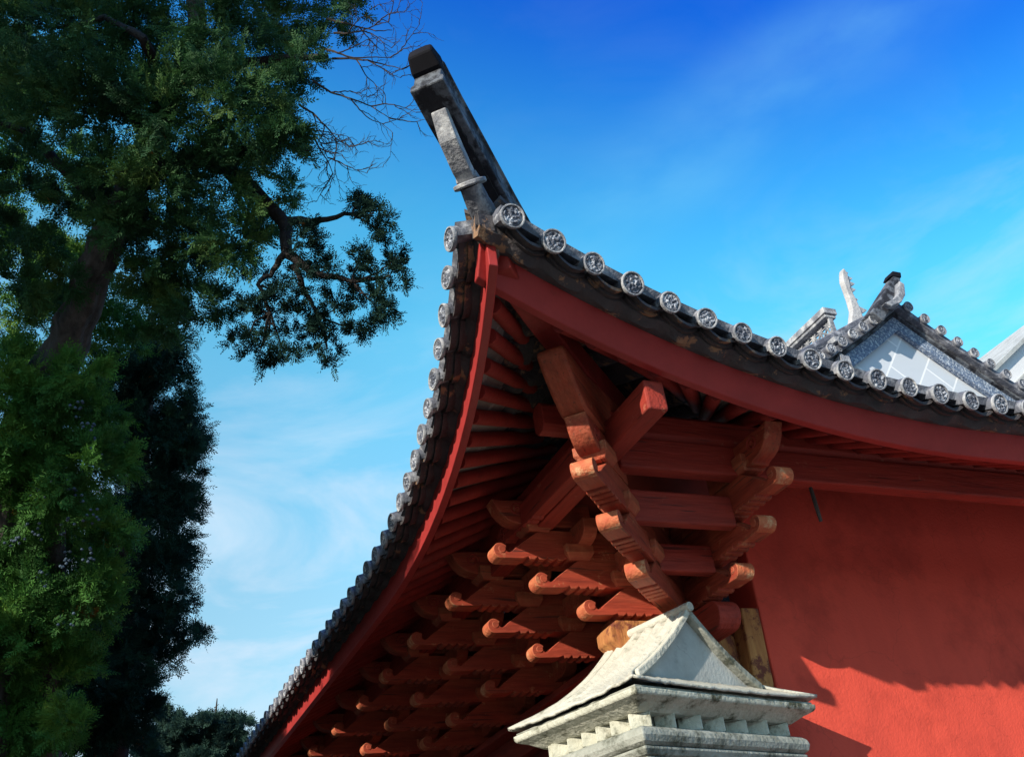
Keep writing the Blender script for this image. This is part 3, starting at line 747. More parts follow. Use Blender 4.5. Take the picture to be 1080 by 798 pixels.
# round plate and drip at the very corner
b = MB(); b.tube([(3.035, 0, GZ + 3.455), (3.05, 0, GZ + 3.474)], 0.085, 24); auto_smooth(b.build('corner_tile_end', M['rim'], ridge, bevel=0.006), 40)
b = MB(); b.tube([(2.30, 0, GZ + 3.34), (2.65, 0, GZ + 3.37), (2.85, 0, GZ + 3.385), (2.96, 0, GZ + 3.405), (3.04, 0, GZ + 3.46)], [0.075, 0.073, 0.068, 0.062, 0.055], 14); auto_smooth(b.build('corner_cover_tile', M['tile'], ridge), 40)
b = MB(); rings = []
for (x, z, hw, dp) in ((2.35, 3.30, 0.19, 0.07), (2.6, 3.33, 0.16, 0.07), (2.83, 3.385, 0.12, 0.06), (2.90, 3.41, 0.10, 0.05)):
    top = [(x, hw * (-1 + 0.2 * k), GZ + z + dp * ((-1 + 0.2 * k) ** 2)) for k in range(11)]
    rings.append(top + [(px, py, pz - 0.025) for px, py, pz in top[::-1]])
b.loft(rings); auto_smooth(b.build('corner_pan_tile', M['pan'], ridge), 40)

# ------------------------------------------------------------------ gable, main ridge and its ornaments
def zroof(u):
    wv = (u if u <= UR else 2 * UR - u) + 1.8
    return GZ + 2.803 + rise(wv)
def rake_strip(name, v0, v1, lo, hi, material, u0=-0.2, u1=2 * UR + 0.2, n=40, bev=0.006):
    b = MB(); rings = []
    us = [u0 + (u1 - u0) * i / n for i in range(n + 1)]
    for u in us:
        z = zroof(u)
        rings.append([(u, v0, z + lo), (u, v0, z + hi), (u, v1, z + hi), (u, v1, z + lo)])
    b.loft(rings); return b.build(name, material, hall, bevel=bev)
b = MB(); us = [0.2 + (2 * UR - 0.4) * i / 40 for i in range(41)]
poly = [(u, zroof(u) - 0.12) for u in us] + [(2 * UR - 0.2, GZ + 3.4), (0.2, GZ + 3.4)]
b.prism(poly, VG + 0.06, VG + 0.26)
o = b.build('gable_wall', M['gable'], hall); o['label'] = 'pale rendered gable triangle with white joint lines'
o = rake_strip('barge_board', VG, VG + 0.055, -0.225, -0.062, M['band'])
o['label'] = 'blue grey carved band along the gable edge'
rake_strip('barge_moulding', VG - 0.035, VG + 0.05, -0.060, -0.02, M['ridge'])
rake_strip('rake_tile_bed', VG - 0.10, VG + 0.30, -0.018, 0.055, M['tile'])
k = 0; u = UR + 0.13
DISC2 = disc_mesh(0.055)
def rake_tile(u):
    z = zroof(u) + 0.075
    b = MB(); b.tube([(u, VG + 0.30, z + 0.02), (u, VG - 0.13, z - 0.02)], 0.05, 12)
    o = b.build('rake_tile', M['tile'], hall); auto_smooth(o, 40)
    d = bpy.data.objects.new('tile_end', DISC2); C.objects.link(d); d.parent = o
    mm = Matrix.Identity(4)
    ax = Vector((0, -1, -0.09)).normalized(); y = Vector((0, 0, 1)).cross(ax).normalized(); zz = ax.cross(y)
    for i in range(3): mm[i][0], mm[i][1], mm[i][2], mm[i][3] = ax[i], y[i], zz[i], (u, VG - 0.14, z - 0.02)[i]
    d.matrix_local = mm
for i in range(13): rake_tile(UR + 0.10 + 0.165 * i)
for i in range(9): rake_tile(UR - 0.10 - 0.165 * i)
# sagging bed between the rake tiles is the rake_tile_bed; main ridge with pierced lattice
zr0, zr1 = GZ + 5.66, GZ + 6.08
b = MB(); b.box((UR - 0.05, 3.4, zr0 - 0.1), (UR + 0.05, 12.5, zr1 - 0.06)); b.box((UR - 0.06, 1.28, zr0 - 0.15), (UR + 0.06, 12.5, zr0 + 0.07))
mr_ = b.build('main_ridge', M['ridge'], hall, bevel=0.008)
b = MB(); b.box((UR - 0.09, 1.25, zr1 - 0.075), (UR + 0.09, 12.5, zr1)); b.box((UR - 0.075, 1.27, zr1 - 0.115), (UR + 0.075, 12.5, zr1 - 0.08))
b.build('ridge_capping', M['rim'], mr_, bevel=0.008)
b = MB()
lz0, lz1 = zr0 + 0.07, zr1 - 0.115
y = 1.30
while y < 3.4:
    for zc in ((lz0 + lz1) / 2 - (lz1 - lz0) / 4, (lz0 + lz1) / 2 + (lz1 - lz0) / 4):
        hs = (lz1 - lz0) / 4; yc = y + 0.06
        for dy, dz in ((1, 1), (1, -1), (1, 0), (0, 1)):
            b.tube([(UR, yc - dy * 0.058, zc - dz * hs), (UR, yc + dy * 0.058, zc + dz * hs)], 0.013, 6)
    y += 0.12
b.box((UR - 0.03, 1.28, lz0), (UR + 0.03, 1.30, lz1))
b.build('ridge_lattice', M['rim'], mr_)
# short lattice on the descending ridge in front
b = MB()
b.box((2.52, 0.36, GZ + 4.90), (2.66, 1.10, GZ + 4.955)); b.box((2.54, 0.38, GZ + 4.66), (2.64, 1.10, GZ + 4.76))
y = 0.40
while y < 1.05:
    for dy, dz in ((1, 1), (1, -1), (1, 0), (0, 1)):
        b.tube([(2.59, y + 0.055 - dy * 0.055, GZ + 4.83 - dz * 0.07), (2.59, y + 0.055 + dy * 0.055, GZ + 4.83 + dz * 0.07)], 0.013, 6)
    y += 0.11
b.build('descending_ridge', M['rim'], hall)
# dragon-fish tail finial rising behind the gable peak
b = MB(); rings = []
fp = [(3.32, 5.40, 0.17), (3.36, 5.55, 0.13), (3.40, 5.70, 0.085), (3.40, 5.85, 0.065), (3.39, 5.97, 0.05), (3.40, 6.08, 0.065), (3.42, 6.18, 0.05), (3.425, 6.24, 0.015)]
for (u, z, hw) in fp:
    hw *= 0.66
    rings.append([(u - hw, 0.78, z + GZ), (u + hw, 0.78, z + GZ), (u + hw, 0.85, z + GZ), (u - hw, 0.85, z + GZ)])
b.loft(rings); fin = b.build('ridge_finial', M['lime'], hall, bevel=0.02)
b = MB()
for (u, z, s) in ((3.46, 5.98, 0.05), (3.475, 6.06, 0.05), (3.475, 6.13, 0.045), (3.455, 6.20, 0.035), (3.50, 5.72, 0.06), (3.46, 5.85, 0.03)):
    b.add([(u - s, 0.79, GZ + z - s), (u + s, 0.80, GZ + z + 0.2 * s), (u - s, 0.79, GZ + z + s * 0.7), (u - s, 0.85, GZ + z - s), (u + s, 0.84, GZ + z + 0.2 * s), (u - s, 0.85, GZ + z + s * 0.7)],
          [(0, 1, 2), (5, 4, 3), (0, 3, 4, 1), (1, 4, 5, 2), (2, 5, 3, 0)])
b.build('finial_spines', M['lime'], fin)
b = MB(); rings = []
for (u, z, hw) in ((2.95, 5.16, 0.26), (3.15, 5.34, 0.20), (3.30, 5.45, 0.17)):
    rings.append([(u - hw * 0.6, 0.70, z + GZ - 0.08), (u + hw, 0.70, z + GZ - 0.05), (u + hw, 0.90, z + GZ + 0.02), (u - hw * 0.6, 0.90, z + GZ)])
b.loft(rings); b.build('finial_base', M['lime'], fin, bevel=0.01)
# upturned horn over the peak
b = MB(); rings = []
for (u, z, hw, hh) in ((3.00, 5.24, 0.13, 0.10), (3.12, 5.36, 0.12, 0.10), (3.26, 5.52, 0.11, 0.09), (3.40, 5.68, 0.10, 0.07), (3.51, 5.81, 0.085, 0.055), (3.56, 5.88, 0.07, 0.04)):
    hw *= 0.72; d = Vector((0.62, 0, 0.78)); up = Vector((-0.78, 0, 0.62)); p = Vector((u + 0.08, 0, z + GZ))
    rings.append([tuple(p + up * a + Vector((0, VG - 0.10 + y, 0))) for a, y in ((-hw, -hh), (hw * 0.6, -hh), (hw * 0.6, hh), (-hw, hh))])
b.loft(rings); horn = b.build('peak_horn', M['ridge'], hall, bevel=0.012)
b = MB(); b.add([(3.52, VG - 0.16, GZ + 5.82), (3.67, VG - 0.16, GZ + 5.83), (3.69, VG - 0.16, GZ + 5.90), (3.58, VG - 0.16, GZ + 5.90),
                 (3.52, VG - 0.03, GZ + 5.82), (3.67, VG - 0.03, GZ + 5.83), (3.69, VG - 0.03, GZ + 5.90), (3.58, VG - 0.03, GZ + 5.90)],
                [(0, 1, 2, 3), (7, 6, 5, 4), (0, 4, 5, 1), (1, 5, 6, 2), (2, 6, 7, 3), (3, 7, 4, 0)])
b.build('horn_cap', M['black'], horn, bevel=0.012)
b = MB(); rings = []
for (u, z, hw) in ((3.22, 5.36, 0.035), (3.38, 5.44, 0.035), (3.47, 5.54, 0.032), (3.52, 5.68, 0.026)):
    rings.append([(u - hw, VG - 0.26, z + GZ), (u + hw, VG - 0.26, z + GZ - 0.03), (u + hw, VG - 0.18, z + GZ - 0.03), (u - hw, VG - 0.18, z + GZ)])
b.loft(rings); b.build('horn_tongue', M['rim'], horn, bevel=0.008)

# ------------------------------------------------------------------ whitewashed brick pier in front of the corner
pier = empty('brick_pier', (-1.035, -0.969, 0)); pier.rotation_euler = (0, 0, R(15.8))
tag(pier, 'whitewashed brick pier with small tiled roof cap standing before the red corner', 'pier')
PW, PD, PZ = 1.54, 1.06, GZ + 1.372
def rect_ring(inset, z, jit=0.0, rnd=None):
    return [(inset, inset, z), (PW - inset, inset, z), (PW - inset, PD - inset, z), (inset, PD - inset, z)]
def course(name, prof, material, bev=0.008):
    b = MB(); b.loft([rect_ring(i, z) for i, z in prof]); return b.build(name, material, pier, bevel=bev)
course('shaft', [(0.125, 0.0), (0.12, PZ - 0.335)], M['stone'])
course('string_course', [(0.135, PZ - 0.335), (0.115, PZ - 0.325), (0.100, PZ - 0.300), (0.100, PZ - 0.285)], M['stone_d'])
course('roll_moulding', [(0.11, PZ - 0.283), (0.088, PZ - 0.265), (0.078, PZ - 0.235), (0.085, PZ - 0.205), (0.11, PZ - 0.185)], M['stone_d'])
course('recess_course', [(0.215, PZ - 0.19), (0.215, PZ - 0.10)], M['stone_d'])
b = MB(); rp = random.Random(3)
def tooth(cx, cy, nx, ny):
    s = 0.088 + rp.uniform(-0.006, 0.006); z0, z1 = PZ - 0.183, PZ - 0.104 + rp.uniform(-0.004, 0.004)
    tx, ty = -ny, nx; rt_ = rp.uniform(-0.010, 0.010)
    pts = [(cx + nx * s + tx * rt_, cy + ny * s + ty * rt_), (cx + tx * s, cy + ty * s), (cx - nx * s, cy - ny * s), (cx - tx * s, cy - ty * s)]
    b.loft([[(x, y, z0) for x, y in pts], [(x, y, z1) for x, y in pts]])
n = 7
for i in range(n):
    t = 0.20 + (PW - 0.40) * (i + 0.0) / (n - 1)
    tooth(t, 0.20, 0, -1); tooth(t, PD - 0.20, 0, 1)
n = 5
for i in range(n):
    t = 0.34 + (PD - 0.58) * i / (n - 1)
    tooth(0.20, t, -1, 0); tooth(PW - 0.20, t, 1, 0)
b.build('dogtooth_course', M['stone_m'], pier, bevel=0.006)
course('cornice_slab', [(0.13, PZ - 0.106), (0.07, PZ - 0.070), (0.025, PZ - 0.050), (0.018, PZ - 0.045), (0.015, PZ - 0.014)], M['stone_m'])
course('cornice_fillet', [(0.03, PZ - 0.013), (0.03, PZ - 0.001)], M['stone_d'], 0.003)
# little hip-and-gable roof
GA, GB = 0.30, 0.22                        # gable half inset and plane
b = MB()
zt = PZ + 0.55; cxm = PW / 2
def cap_z(t):                              # t 0 at the eave, 1 at the ridge: concave
    return PZ + 0.010 + 0.53 * (0.55 * t + 0.45 * t ** 2.2)
nt_ = 14; rings_v = []
def cap_side(sgn):
    vs = []; fs = []; ny = 54
    for j in range(ny + 1):
        yy = PD * j / ny
        for i in range(nt_ + 1):
            t = i / nt_; x = t * cxm
            # hips: the slope stops at the gable planes above the skirt
            lim = GB
            y0 = min(lim, lim * min(1.0, t / 0.30)); y1 = PD - y0
            y = y0 + (y1 - y0) * j / ny
            rib = (0.032 * (0.5 + 0.5 * math.cos(2 * math.pi * j / 9.0)) ** 1.4 - 0.008) * min(1.0, 0.15 + 2.2 * t)
            up = 0.020 * (abs(2 * j / ny - 1) ** 3) * (1 - t) ** 2
            up += 0.010 * mnoise.noise(Vector((x * 14, y * 14, sgn))) * (1.0 if i == 0 else 0.5)
            xx = (x if sgn > 0 else PW - x) + (0.012 * mnoise.noise(Vector((y * 16, 3.0, sgn))) if i == 0 else 0)
            vs.append((xx, y, cap_z(t) + rib + up))
    for j in range(ny):
        for i in range(nt_):
            a = j * (nt_ + 1) + i; fs.append((a, a + 1, a + nt_ + 2, a + nt_ + 1))
    b.add(vs, fs)
cap_side(1); cap_side(-1)
for (ya, yb, sg) in ((0.0, GB, 1), (PD, PD - GB, -1)):          # skirts under the gables
    vs = []; fs = []; nx = 40
    for i in range(nx + 1):
        for j in range(5):
            t = 0.30 * j / 4
            x0 = t * cxm; x1 = PW - x0; x = x0 + (x1 - x0) * i / nx
            rib = 0.009 * mnoise.noise(Vector((i * 0.9, j * 1.3, 4)))
            up = 0.020 * (abs(2 * i / nx - 1) ** 3) * (1 - j / 4)
            vs.append((x, ya + (yb - ya) * j / 4, cap_z(t) + rib + up))
    for i in range(nx):
        for j in range(4):
            a = i * 5 + j; fs.append((a, a + 1, a + 6, a + 5))
    b.add(vs, fs)
cr_o = b.build('cap_roof', M['stone'], pier, smooth=True); auto_smooth(cr_o, 50)
sl = cr_o.modifiers.new('thickness', 'SOLIDIFY'); sl.thickness = 0.016; sl.offset = 0
b = MB()
tri = [(t / 14 * cxm, cap_z(t / 14) - 0.012) for t in range(4, 15)]
poly = tri + [(PW - x, z) for x, z in reversed(tri[:-1])]
b.prism(poly, GB + 0.025, GB + 0.10); b.prism(poly, PD - GB - 0.10, PD - GB - 0.025)
b.build('cap_gable', M['stone_g'], pier)
def verge(y0, y1, material, name, xs):
    b = MB(); rings = []
    for t in xs:
        x, z = t
        rings.append([(x, y0, z - 0.035), (x, y0, z + 0.018), (x, y1, z + 0.018), (x, y1, z - 0.035)])
    b.loft(rings); return b.build(name, material, pier, bevel=0.008)
lft = [(t / 16 * cxm, cap_z(t / 16) + 0.008) for t in range(5, 17)]
verge(GB - 0.035, GB + 0.05, M['stone'], 'verge', lft)
verge(GB - 0.030, GB + 0.05, M['stone_d'], 'verge', [(PW - x, z) for x, z in lft])
verge(PD - GB - 0.05, PD - GB + 0.035, M['stone'], 'verge', lft)
verge(PD - GB - 0.05, PD - GB + 0.035, M['stone_d'], 'verge', [(PW - x, z) for x, z in lft])
b = MB(); b.tube([(cxm, GB - 0.05, zt + 0.008), (cxm, PD - GB + 0.05, zt + 0.008)], 0.030, 10); b.build('cap_ridge', M['stone'], pier, bevel=0.005)

# ------------------------------------------------------------------ white building at the right edge
wb = empty('white_building', (9.5, 3.0, 0))
tag(wb, 'white plastered building with raked gable seen behind the tiled gable', 'building')
b = MB(); A = Vector((0, 0, 0))
def wb_line(u): return GZ + 6.95 + 0.70 * (u - 8.06)
poly = [(7.6, 0.0), (7.6, wb_line(7.6) - 0.35), (10.8, wb_line(10.8) - 0.35), (14.0, wb_line(7.6) - 0.35), (14.0, 0.0)]
b.prism([(x - 9.5, z) for x, z in poly], 0.05, 4.0); b.build('wall', M['white'], wb)
for nm, lo, hi, y0, mt_ in (('gable_band', -0.40, -0.02, -0.02, M['white']), ('gable_moulding', -0.47, -0.405, -0.06, M['stone_g']), ('gable_coping', -0.02, 0.05, -0.10, M['stone_g'])):
    b = MB()
    for sgn in (1, -1):
        rings = []
        for u in (7.5, 10.8):
            uu = u if sgn > 0 else 21.6 - u
            z = wb_line(u)
            rings.append([(uu - 9.5, y0, z + lo), (uu - 9.5, y0, z + hi), (uu - 9.5, 4.0, z + hi), (uu - 9.5, 4.0, z + lo)])
        b.loft(rings)
    b.build(nm, mt_, wb)

# ------------------------------------------------------------------ trees
def at(x, y, d):
    return CAM + (CR * ((x - 540) / FPX) - CU * ((y - 399) / FPX) + CF) * d

def foliage(name, clumps, material, parent, seed, spray=0.15, leaf=0.042, width=0.011, density=0.36, leaves=9, droop=0.15, flat=1.0, origin=None):
    """clumps: (centre, radius, weight); each holds twigs carrying flat sprays of small scale-leaf faces"""
    rs = np.random.RandomState(seed); V = []; 
    for (c, r, wgt) in clumps:
        c = np.array(c); n = max(20, int(density * wgt))
        ntw = max(5, int(n / 26))
        dirs = rs.normal(size=(ntw, 3)); dirs[:, 2] = dirs[:, 2] * flat + 0.25; dirs /= np.linalg.norm(dirs, axis=1)[:, None]
        ln = r * rs.uniform(0.55, 1.18, ntw)
        ti = rs.randint(0, ntw, n); tt = rs.uniform(0.12, 1.0, n) ** 0.7
        pos = c + dirs[ti] * (ln[ti] * tt)[:, None] + rs.normal(size=(n, 3)) * r * 0.10
        pos[:, 2] -= droop * r * tt ** 2
        d = dirs[ti] * 0.9 + rs.normal(size=(n, 3)) * 0.55; d[:, 2] += 0.15; d /= np.linalg.norm(d, axis=1)[:, None]
        sd_ = rs.normal(size=(n, 3)); sd_ -= d * np.sum(sd_ * d, 1)[:, None]; sd_ /= np.linalg.norm(sd_, axis=1)[:, None]
        nn = np.cross(d, sd_)
        L_ = spray * rs.uniform(0.6, 1.25, n)
        for k in range(leaves):
            f = (k // 2 + 0.6) / (leaves / 2); side = 1 if k % 2 else -1
            if k == leaves - 1: side = 0
            base = pos + d * (L_ * min(f, 1.0) * 0.8)[:, None]
            ld = d * 0.75 + sd_ * (0.75 * side) + nn * rs.normal(scale=0.25, size=n)[:, None]; ld /= np.linalg.norm(ld, axis=1)[:, None]
            ll = leaf * (1.15 - 0.5 * f) * rs.uniform(0.7, 1.3, n)
            wv = np.cross(ld, nn); wv /= np.linalg.norm(wv, axis=1)[:, None] + 1e-9
            wv = wv * (width * rs.uniform(0.7, 1.3, n))[:, None]
            tip = base + ld * ll[:, None]; mid = base + ld * (ll * 0.5)[:, None]
            V.append(np.stack([base, mid + wv, tip, mid - wv], 1))
    V = np.concatenate(V).reshape(-1, 3)
    if origin is not None: V = V - np.array(origin)
    nf = len(V) // 4
    me = bpy.data.meshes.new(name); me.vertices.add(len(V)); me.vertices.foreach_set('co', V.astype(np.float32).ravel())
    me.loops.add(nf * 4); me.loops.foreach_set('vertex_index', np.arange(nf * 4, dtype=np.int32))
    me.polygons.add(nf); me.polygons.foreach_set('loop_start', np.arange(0, nf * 4, 4, dtype=np.int32)); me.polygons.foreach_set('loop_total', np.full(nf, 4, np.int32))
    me.materials.append(material); me.update(calc_edges=True); me.validate()
    o = bpy.data.objects.new(name, me); C.objects.link(o); o.parent = parent
    return o

def px_clumps(lst, d, seed, dvar=0.5, fill=1):
    rs = random.Random(seed); out = []
    for x, y, r in lst:
        rm = r * d / FPX
        for k in range(fill):
            dd = d + rs.uniform(-dvar, dvar)
            out.append((tuple(at(x + rs.uniform(-.15, .15) * r, y + rs.uniform(-.15, .15) * r, dd)), rm, r * r))
    return out

def tree_tube(b, pl, d, n=8, org=None, wob=0.0, rs=None):
    """pl: (x, y, radius_in_metres[, depth])"""
    pts = []; rad = []
    for p in pl:
        dd = p[3] if len(p) > 3 else d
        pts.append(at(p[0], p[1], dd) - org); rad.append(p[2])
    # subdivide for a wavering line
    P = []; Q = []
    for i in range(len(pts) - 1):
        for k in range(4):
            t = k / 4; P.append(pts[i].lerp(pts[i + 1], t) + Vector([rs.uniform(-1, 1) * wob for _ in range(3)]) * (1 if k else 0)); Q.append(rad[i] * (1 - t) + rad[i + 1] * t)
    P.append(pts[-1]); Q.append(rad[-1]); b.tube(P, Q, n)

rs = random.Random(11)
D1 = 6.8
t1_base = at(40, 450, D1); t1_base.z = 0.0
t1_base = Vector((at(-60, 900, D1).x, at(-60, 900, D1).y, 0.0))
T1 = empty('cypress_tree', t1_base)
tag(T1, 'tall old cypress with leaning grey trunk and bare twigs reaching towards the eave', 'tree')
b = MB()
base = Vector((0, 0, 0)); mid = at(20, 470, D1) - t1_base
pl = [at(65, 375, D1), at(98, 290, D1), at(135, 210, D1), at(170, 130, D1), at(203, 40, D1), at(215, -60, D1), at(222, -260, D1)]
rd = [0.135, 0.115, 0.095, 0.08, 0.06, 0.045, 0.02]
pts = [base, base.lerp(mid, 0.5) + Vector((0.05, 0.02, 0)), mid] + [p - t1_base for p in pl]; rad = [0.27, 0.21, 0.16] + rd
PP = []; RR = []
for i in range(len(pts) - 1):
    for k in range(5):
        t = k / 5; PP.append(pts[i].lerp(pts[i + 1], t) + Vector((rs.uniform(-1, 1), rs.uniform(-1, 1), 0)) * 0.018); RR.append((rad[i] * (1 - t) + rad[i + 1] * t) * rs.uniform(0.95, 1.06))
PP.append(pts[-1]); RR.append(rad[-1])
b.tube(PP, RR, 56)
for i in range(len(PP)):                     # fluted, fibrous bark
    for k in range(56):
        q = Vector(b.v[i * 56 + k]); c_ = PP[i]; a_ = 2 * math.pi * k / 56
        f_ = 1 + 0.07 * math.sin(7 * a_ + i * 0.15) + 0.13 * mnoise.noise(Vector((math.cos(a_) * 5, math.sin(a_) * 5, i * 0.13)))
        b.v[i * 56 + k] = tuple(c_ + (q - c_) * f_)
auto_smooth(b.build('trunk', M['bark'], T1), 60)
def limb(lst, name='limb', wob=0.012, n=7, material='bark'):
    b = MB(); tree_tube(b, lst, D1, n, t1_base, wob, rs); auto_smooth(b.build(name, M['limb'], T1), 60)
limb([(150, 190, 0.07), (200, 165, 0.06), (240, 176, 0.055), (272, 205, 0.050, 6.7), (300, 235, 0.045, 6.6), (303, 268, 0.035, 6.4), (330, 288, 0.022, 6.4), (372, 297, 0.014, 6.4), (412, 290, 0.006, 6.35)])
limb([(300, 235, 0.035, 6.6), (335, 232, 0.020, 6.6), (372, 226, 0.012, 6.6), (398, 222, 0.005, 6.6)])
limb([(303, 262, 0.026, 6.4), (288, 285, 0.018, 6.4), (272, 300, 0.014, 6.35), (285, 330, 0.010, 6.35), (276, 365, 0.006, 6.35)])
limb([(310, 280, 0.022, 6.4), (322, 310, 0.015, 6.4), (336, 335, 0.010, 6.4), (345, 368, 0.006, 6.4)])
limb([(120, 230, 0.06), (70, 180, 0.04), (30, 140, 0.025), (-20, 120, 0.015)])
limb([(185, 90, 0.06), (235, 70, 0.04, 6.7), (290, 62, 0.028, 6.6), (345, 60, 0.016, 6.4)])
limb([(160, 150, 0.05), (110, 70, 0.035), (85, 10, 0.025), (78, -30, 0.02)])
limb([(180, 110, 0.05), (150, 40, 0.03, 6.35), (110, 18, 0.02, 6.4), (60, 30, 0.01, 6.3)])
# bare twigs
def twig(p, ang, ln, r, dep, lvl):
    x, y = p; path = [(x, y, r, dep)]
    n = 4
    for k in range(n):
        ang += rs.uniform(-0.35, 0.35); x += math.cos(ang) * ln / n; y += math.sin(ang) * ln / n; path.append((x, y, r * (1 - 0.7 * (k + 1) / n), dep + rs.uniform(-0.02, 0.02) * ln / 20))
        if lvl > 0 and rs.random() < 0.85:
            twig((x, y), ang + rs.choice((-1, 1)) * rs.uniform(0.4, 1.0), ln * rs.uniform(0.4, 0.65), r * 0.62, dep + rs.uniform(-0.1, 0.1), lvl - 1)
    tree_tube(b, path, D1, 5, t1_base, 0.003, rs)
for p, a_, ln in (((338, 50), 0.35, 75), ((330, 85), 0.35, 90), ((352, 35), 0.1, 60), ((315, 110), 0.55, 70), ((345, 20), 0.5, 70), ((320, 130), 0.75, 62), ((300, 115), 0.9, 70), ((350, 62), 0.15, 75)):
    b = MB(); twig(p, a_, ln, 0.008, 6.4, 3); b.build('dead_branch', M['twig'], T1)
up_cl = [(15, 15, 60), (85, 25, 65), (155, 40, 65), (228, 28, 60), (295, 28, 55), (350, 15, 34), (22, 95, 55), (95, 105, 60), (168, 118, 66), (238, 108, 62), (292, 92, 46), (325, 62, 30),
         (25, 160, 34), (108, 172, 52), (178, 186, 62), (245, 182, 56), (290, 158, 36), (312, 200, 22), (128, 240, 42), (192, 254, 60), (245, 250, 42), (284, 236, 24), (165, 305, 36), (205, 318, 42), (236, 318, 24), (170, 345, 24),
         (12, 245, 32), (18, 300, 34), (55, 255, 20), (45, 320, 26), (128, 215, 34), (140, 262, 26), (100, 215, 30), (62, 215, 24), (30, 205, 26), (150, 285, 24), (70, 300, 22), (300, 135, 24), (318, 165, 16), (375, 8, 18)]
cl = px_clumps([(x, y, r * 0.86) for x, y, r in up_cl], D1, 5, 0.6, 2)
foliage('crown', [(c, r, w_ * 0.50) for c, r, w_ in cl], M['leaf1'], T1, 21, spray=0.13, leaf=0.034, width=0.0048, leaves=13, origin=t1_base)
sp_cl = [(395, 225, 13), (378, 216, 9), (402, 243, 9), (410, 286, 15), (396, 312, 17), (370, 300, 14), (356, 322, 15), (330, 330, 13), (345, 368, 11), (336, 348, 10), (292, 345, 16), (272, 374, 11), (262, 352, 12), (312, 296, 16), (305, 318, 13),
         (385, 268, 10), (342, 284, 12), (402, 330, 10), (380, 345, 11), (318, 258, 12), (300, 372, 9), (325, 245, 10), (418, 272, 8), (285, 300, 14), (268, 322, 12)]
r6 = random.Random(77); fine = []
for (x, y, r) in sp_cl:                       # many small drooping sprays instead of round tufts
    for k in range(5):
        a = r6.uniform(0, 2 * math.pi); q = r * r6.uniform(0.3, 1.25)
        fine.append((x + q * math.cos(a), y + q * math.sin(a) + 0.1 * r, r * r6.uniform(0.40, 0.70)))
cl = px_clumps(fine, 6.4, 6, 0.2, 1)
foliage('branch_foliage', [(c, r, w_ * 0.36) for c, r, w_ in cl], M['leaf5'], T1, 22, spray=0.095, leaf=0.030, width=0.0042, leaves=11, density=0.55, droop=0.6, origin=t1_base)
# fine side shoots carrying them
b = MB()
for (x, y, r) in sp_cl:
    nb = min(((300, 235), (335, 232), (372, 226), (303, 268), (330, 288), (372, 297), (288, 285), (272, 300), (285, 330), (322, 310), (336, 335)), key=lambda p: (p[0] - x) ** 2 + (p[1] - y) ** 2)
    tree_tube(b, [(nb[0], nb[1], 0.009, 6.4), ((nb[0] + x) / 2 + r6.uniform(-5, 5), (nb[1] + y) / 2 + r6.uniform(-5, 5), 0.006, 6.4), (x, y, 0.003, 6.4)], D1, 5, t1_base, 0.004, rs)
o = b.build('side_shoots', M['limb'], T1); o['kind'] = 'stuff'
rear = [(10, 215, 26), (22, 262, 36), (62, 262, 32), (30, 325, 40), (80, 318, 32), (112, 318, 28), (150, 318, 26), (70, 212, 22), (8, 372, 30), (120, 365, 26), (95, 285, 24), (148, 360, 24), (10, 170, 26), (75, 165, 30), (5, 120, 30)]
cl = px_clumps(rear, 8.3, 12, 0.5, 2)
foliage('rear_foliage', [(c, r, w_ * 0.45) for c, r, w_ in cl], M['leaf3'], T1, 41, spray=0.15, leaf=0.042, width=0.006, leaves=11, origin=t1_base)  # rear sprays use the brighter leaf, sunlight put into their colour

# dark dense cypress column behind
D2 = 12.0
t2_base = Vector((at(110, 1000, D2).x, at(110, 1000, D2).y, 0.0))
T2 = empty('columnar_cypress', t2_base)
tag(T2, 'dark dense columnar cypress standing close behind the leaning trunk', 'tree')
b = MB(); tree_tube(b, [(110, 900, 0.22), (130, 650, 0.18), (150, 450, 0.10), (160, 330, 0.04)], D2, 10, t2_base, 0.02, rs)
b.tube([(0, 0, 0), at(110, 900, D2) - t2_base], [0.26, 0.22], 10); auto_smooth(b.build('trunk', M['bark'], T2), 60)
c2 = [(165, 365, 30), (170, 400, 36), (188, 440, 28), (192, 470, 26), (196, 498, 24), (165, 460, 46), (186, 540, 26), (182, 580, 24), (160, 530, 45), (160, 600, 40), (160, 650, 34), (148, 690, 36), (203, 668, 11), (214, 665, 8), (184, 674, 14), (176, 655, 16),
      (140, 720, 30), (120, 760, 40), (80, 790, 50), (120, 560, 55), (115, 640, 55), (100, 700, 50), (130, 440, 40), (120, 400, 36), (60, 740, 50), (20, 790, 50), (140, 790, 26), (156, 745, 14), (205, 520, 14), (206, 462, 12), (190, 628, 14)]
cl = px_clumps(c2, D2, 7, 0.9, 2)
foliage('crown', [(c, r, w_ * 1.0) for c, r, w_ in cl], M['leaf2'], T2, 23, spray=0.20, leaf=0.055, width=0.0062, leaves=13, origin=t2_base)

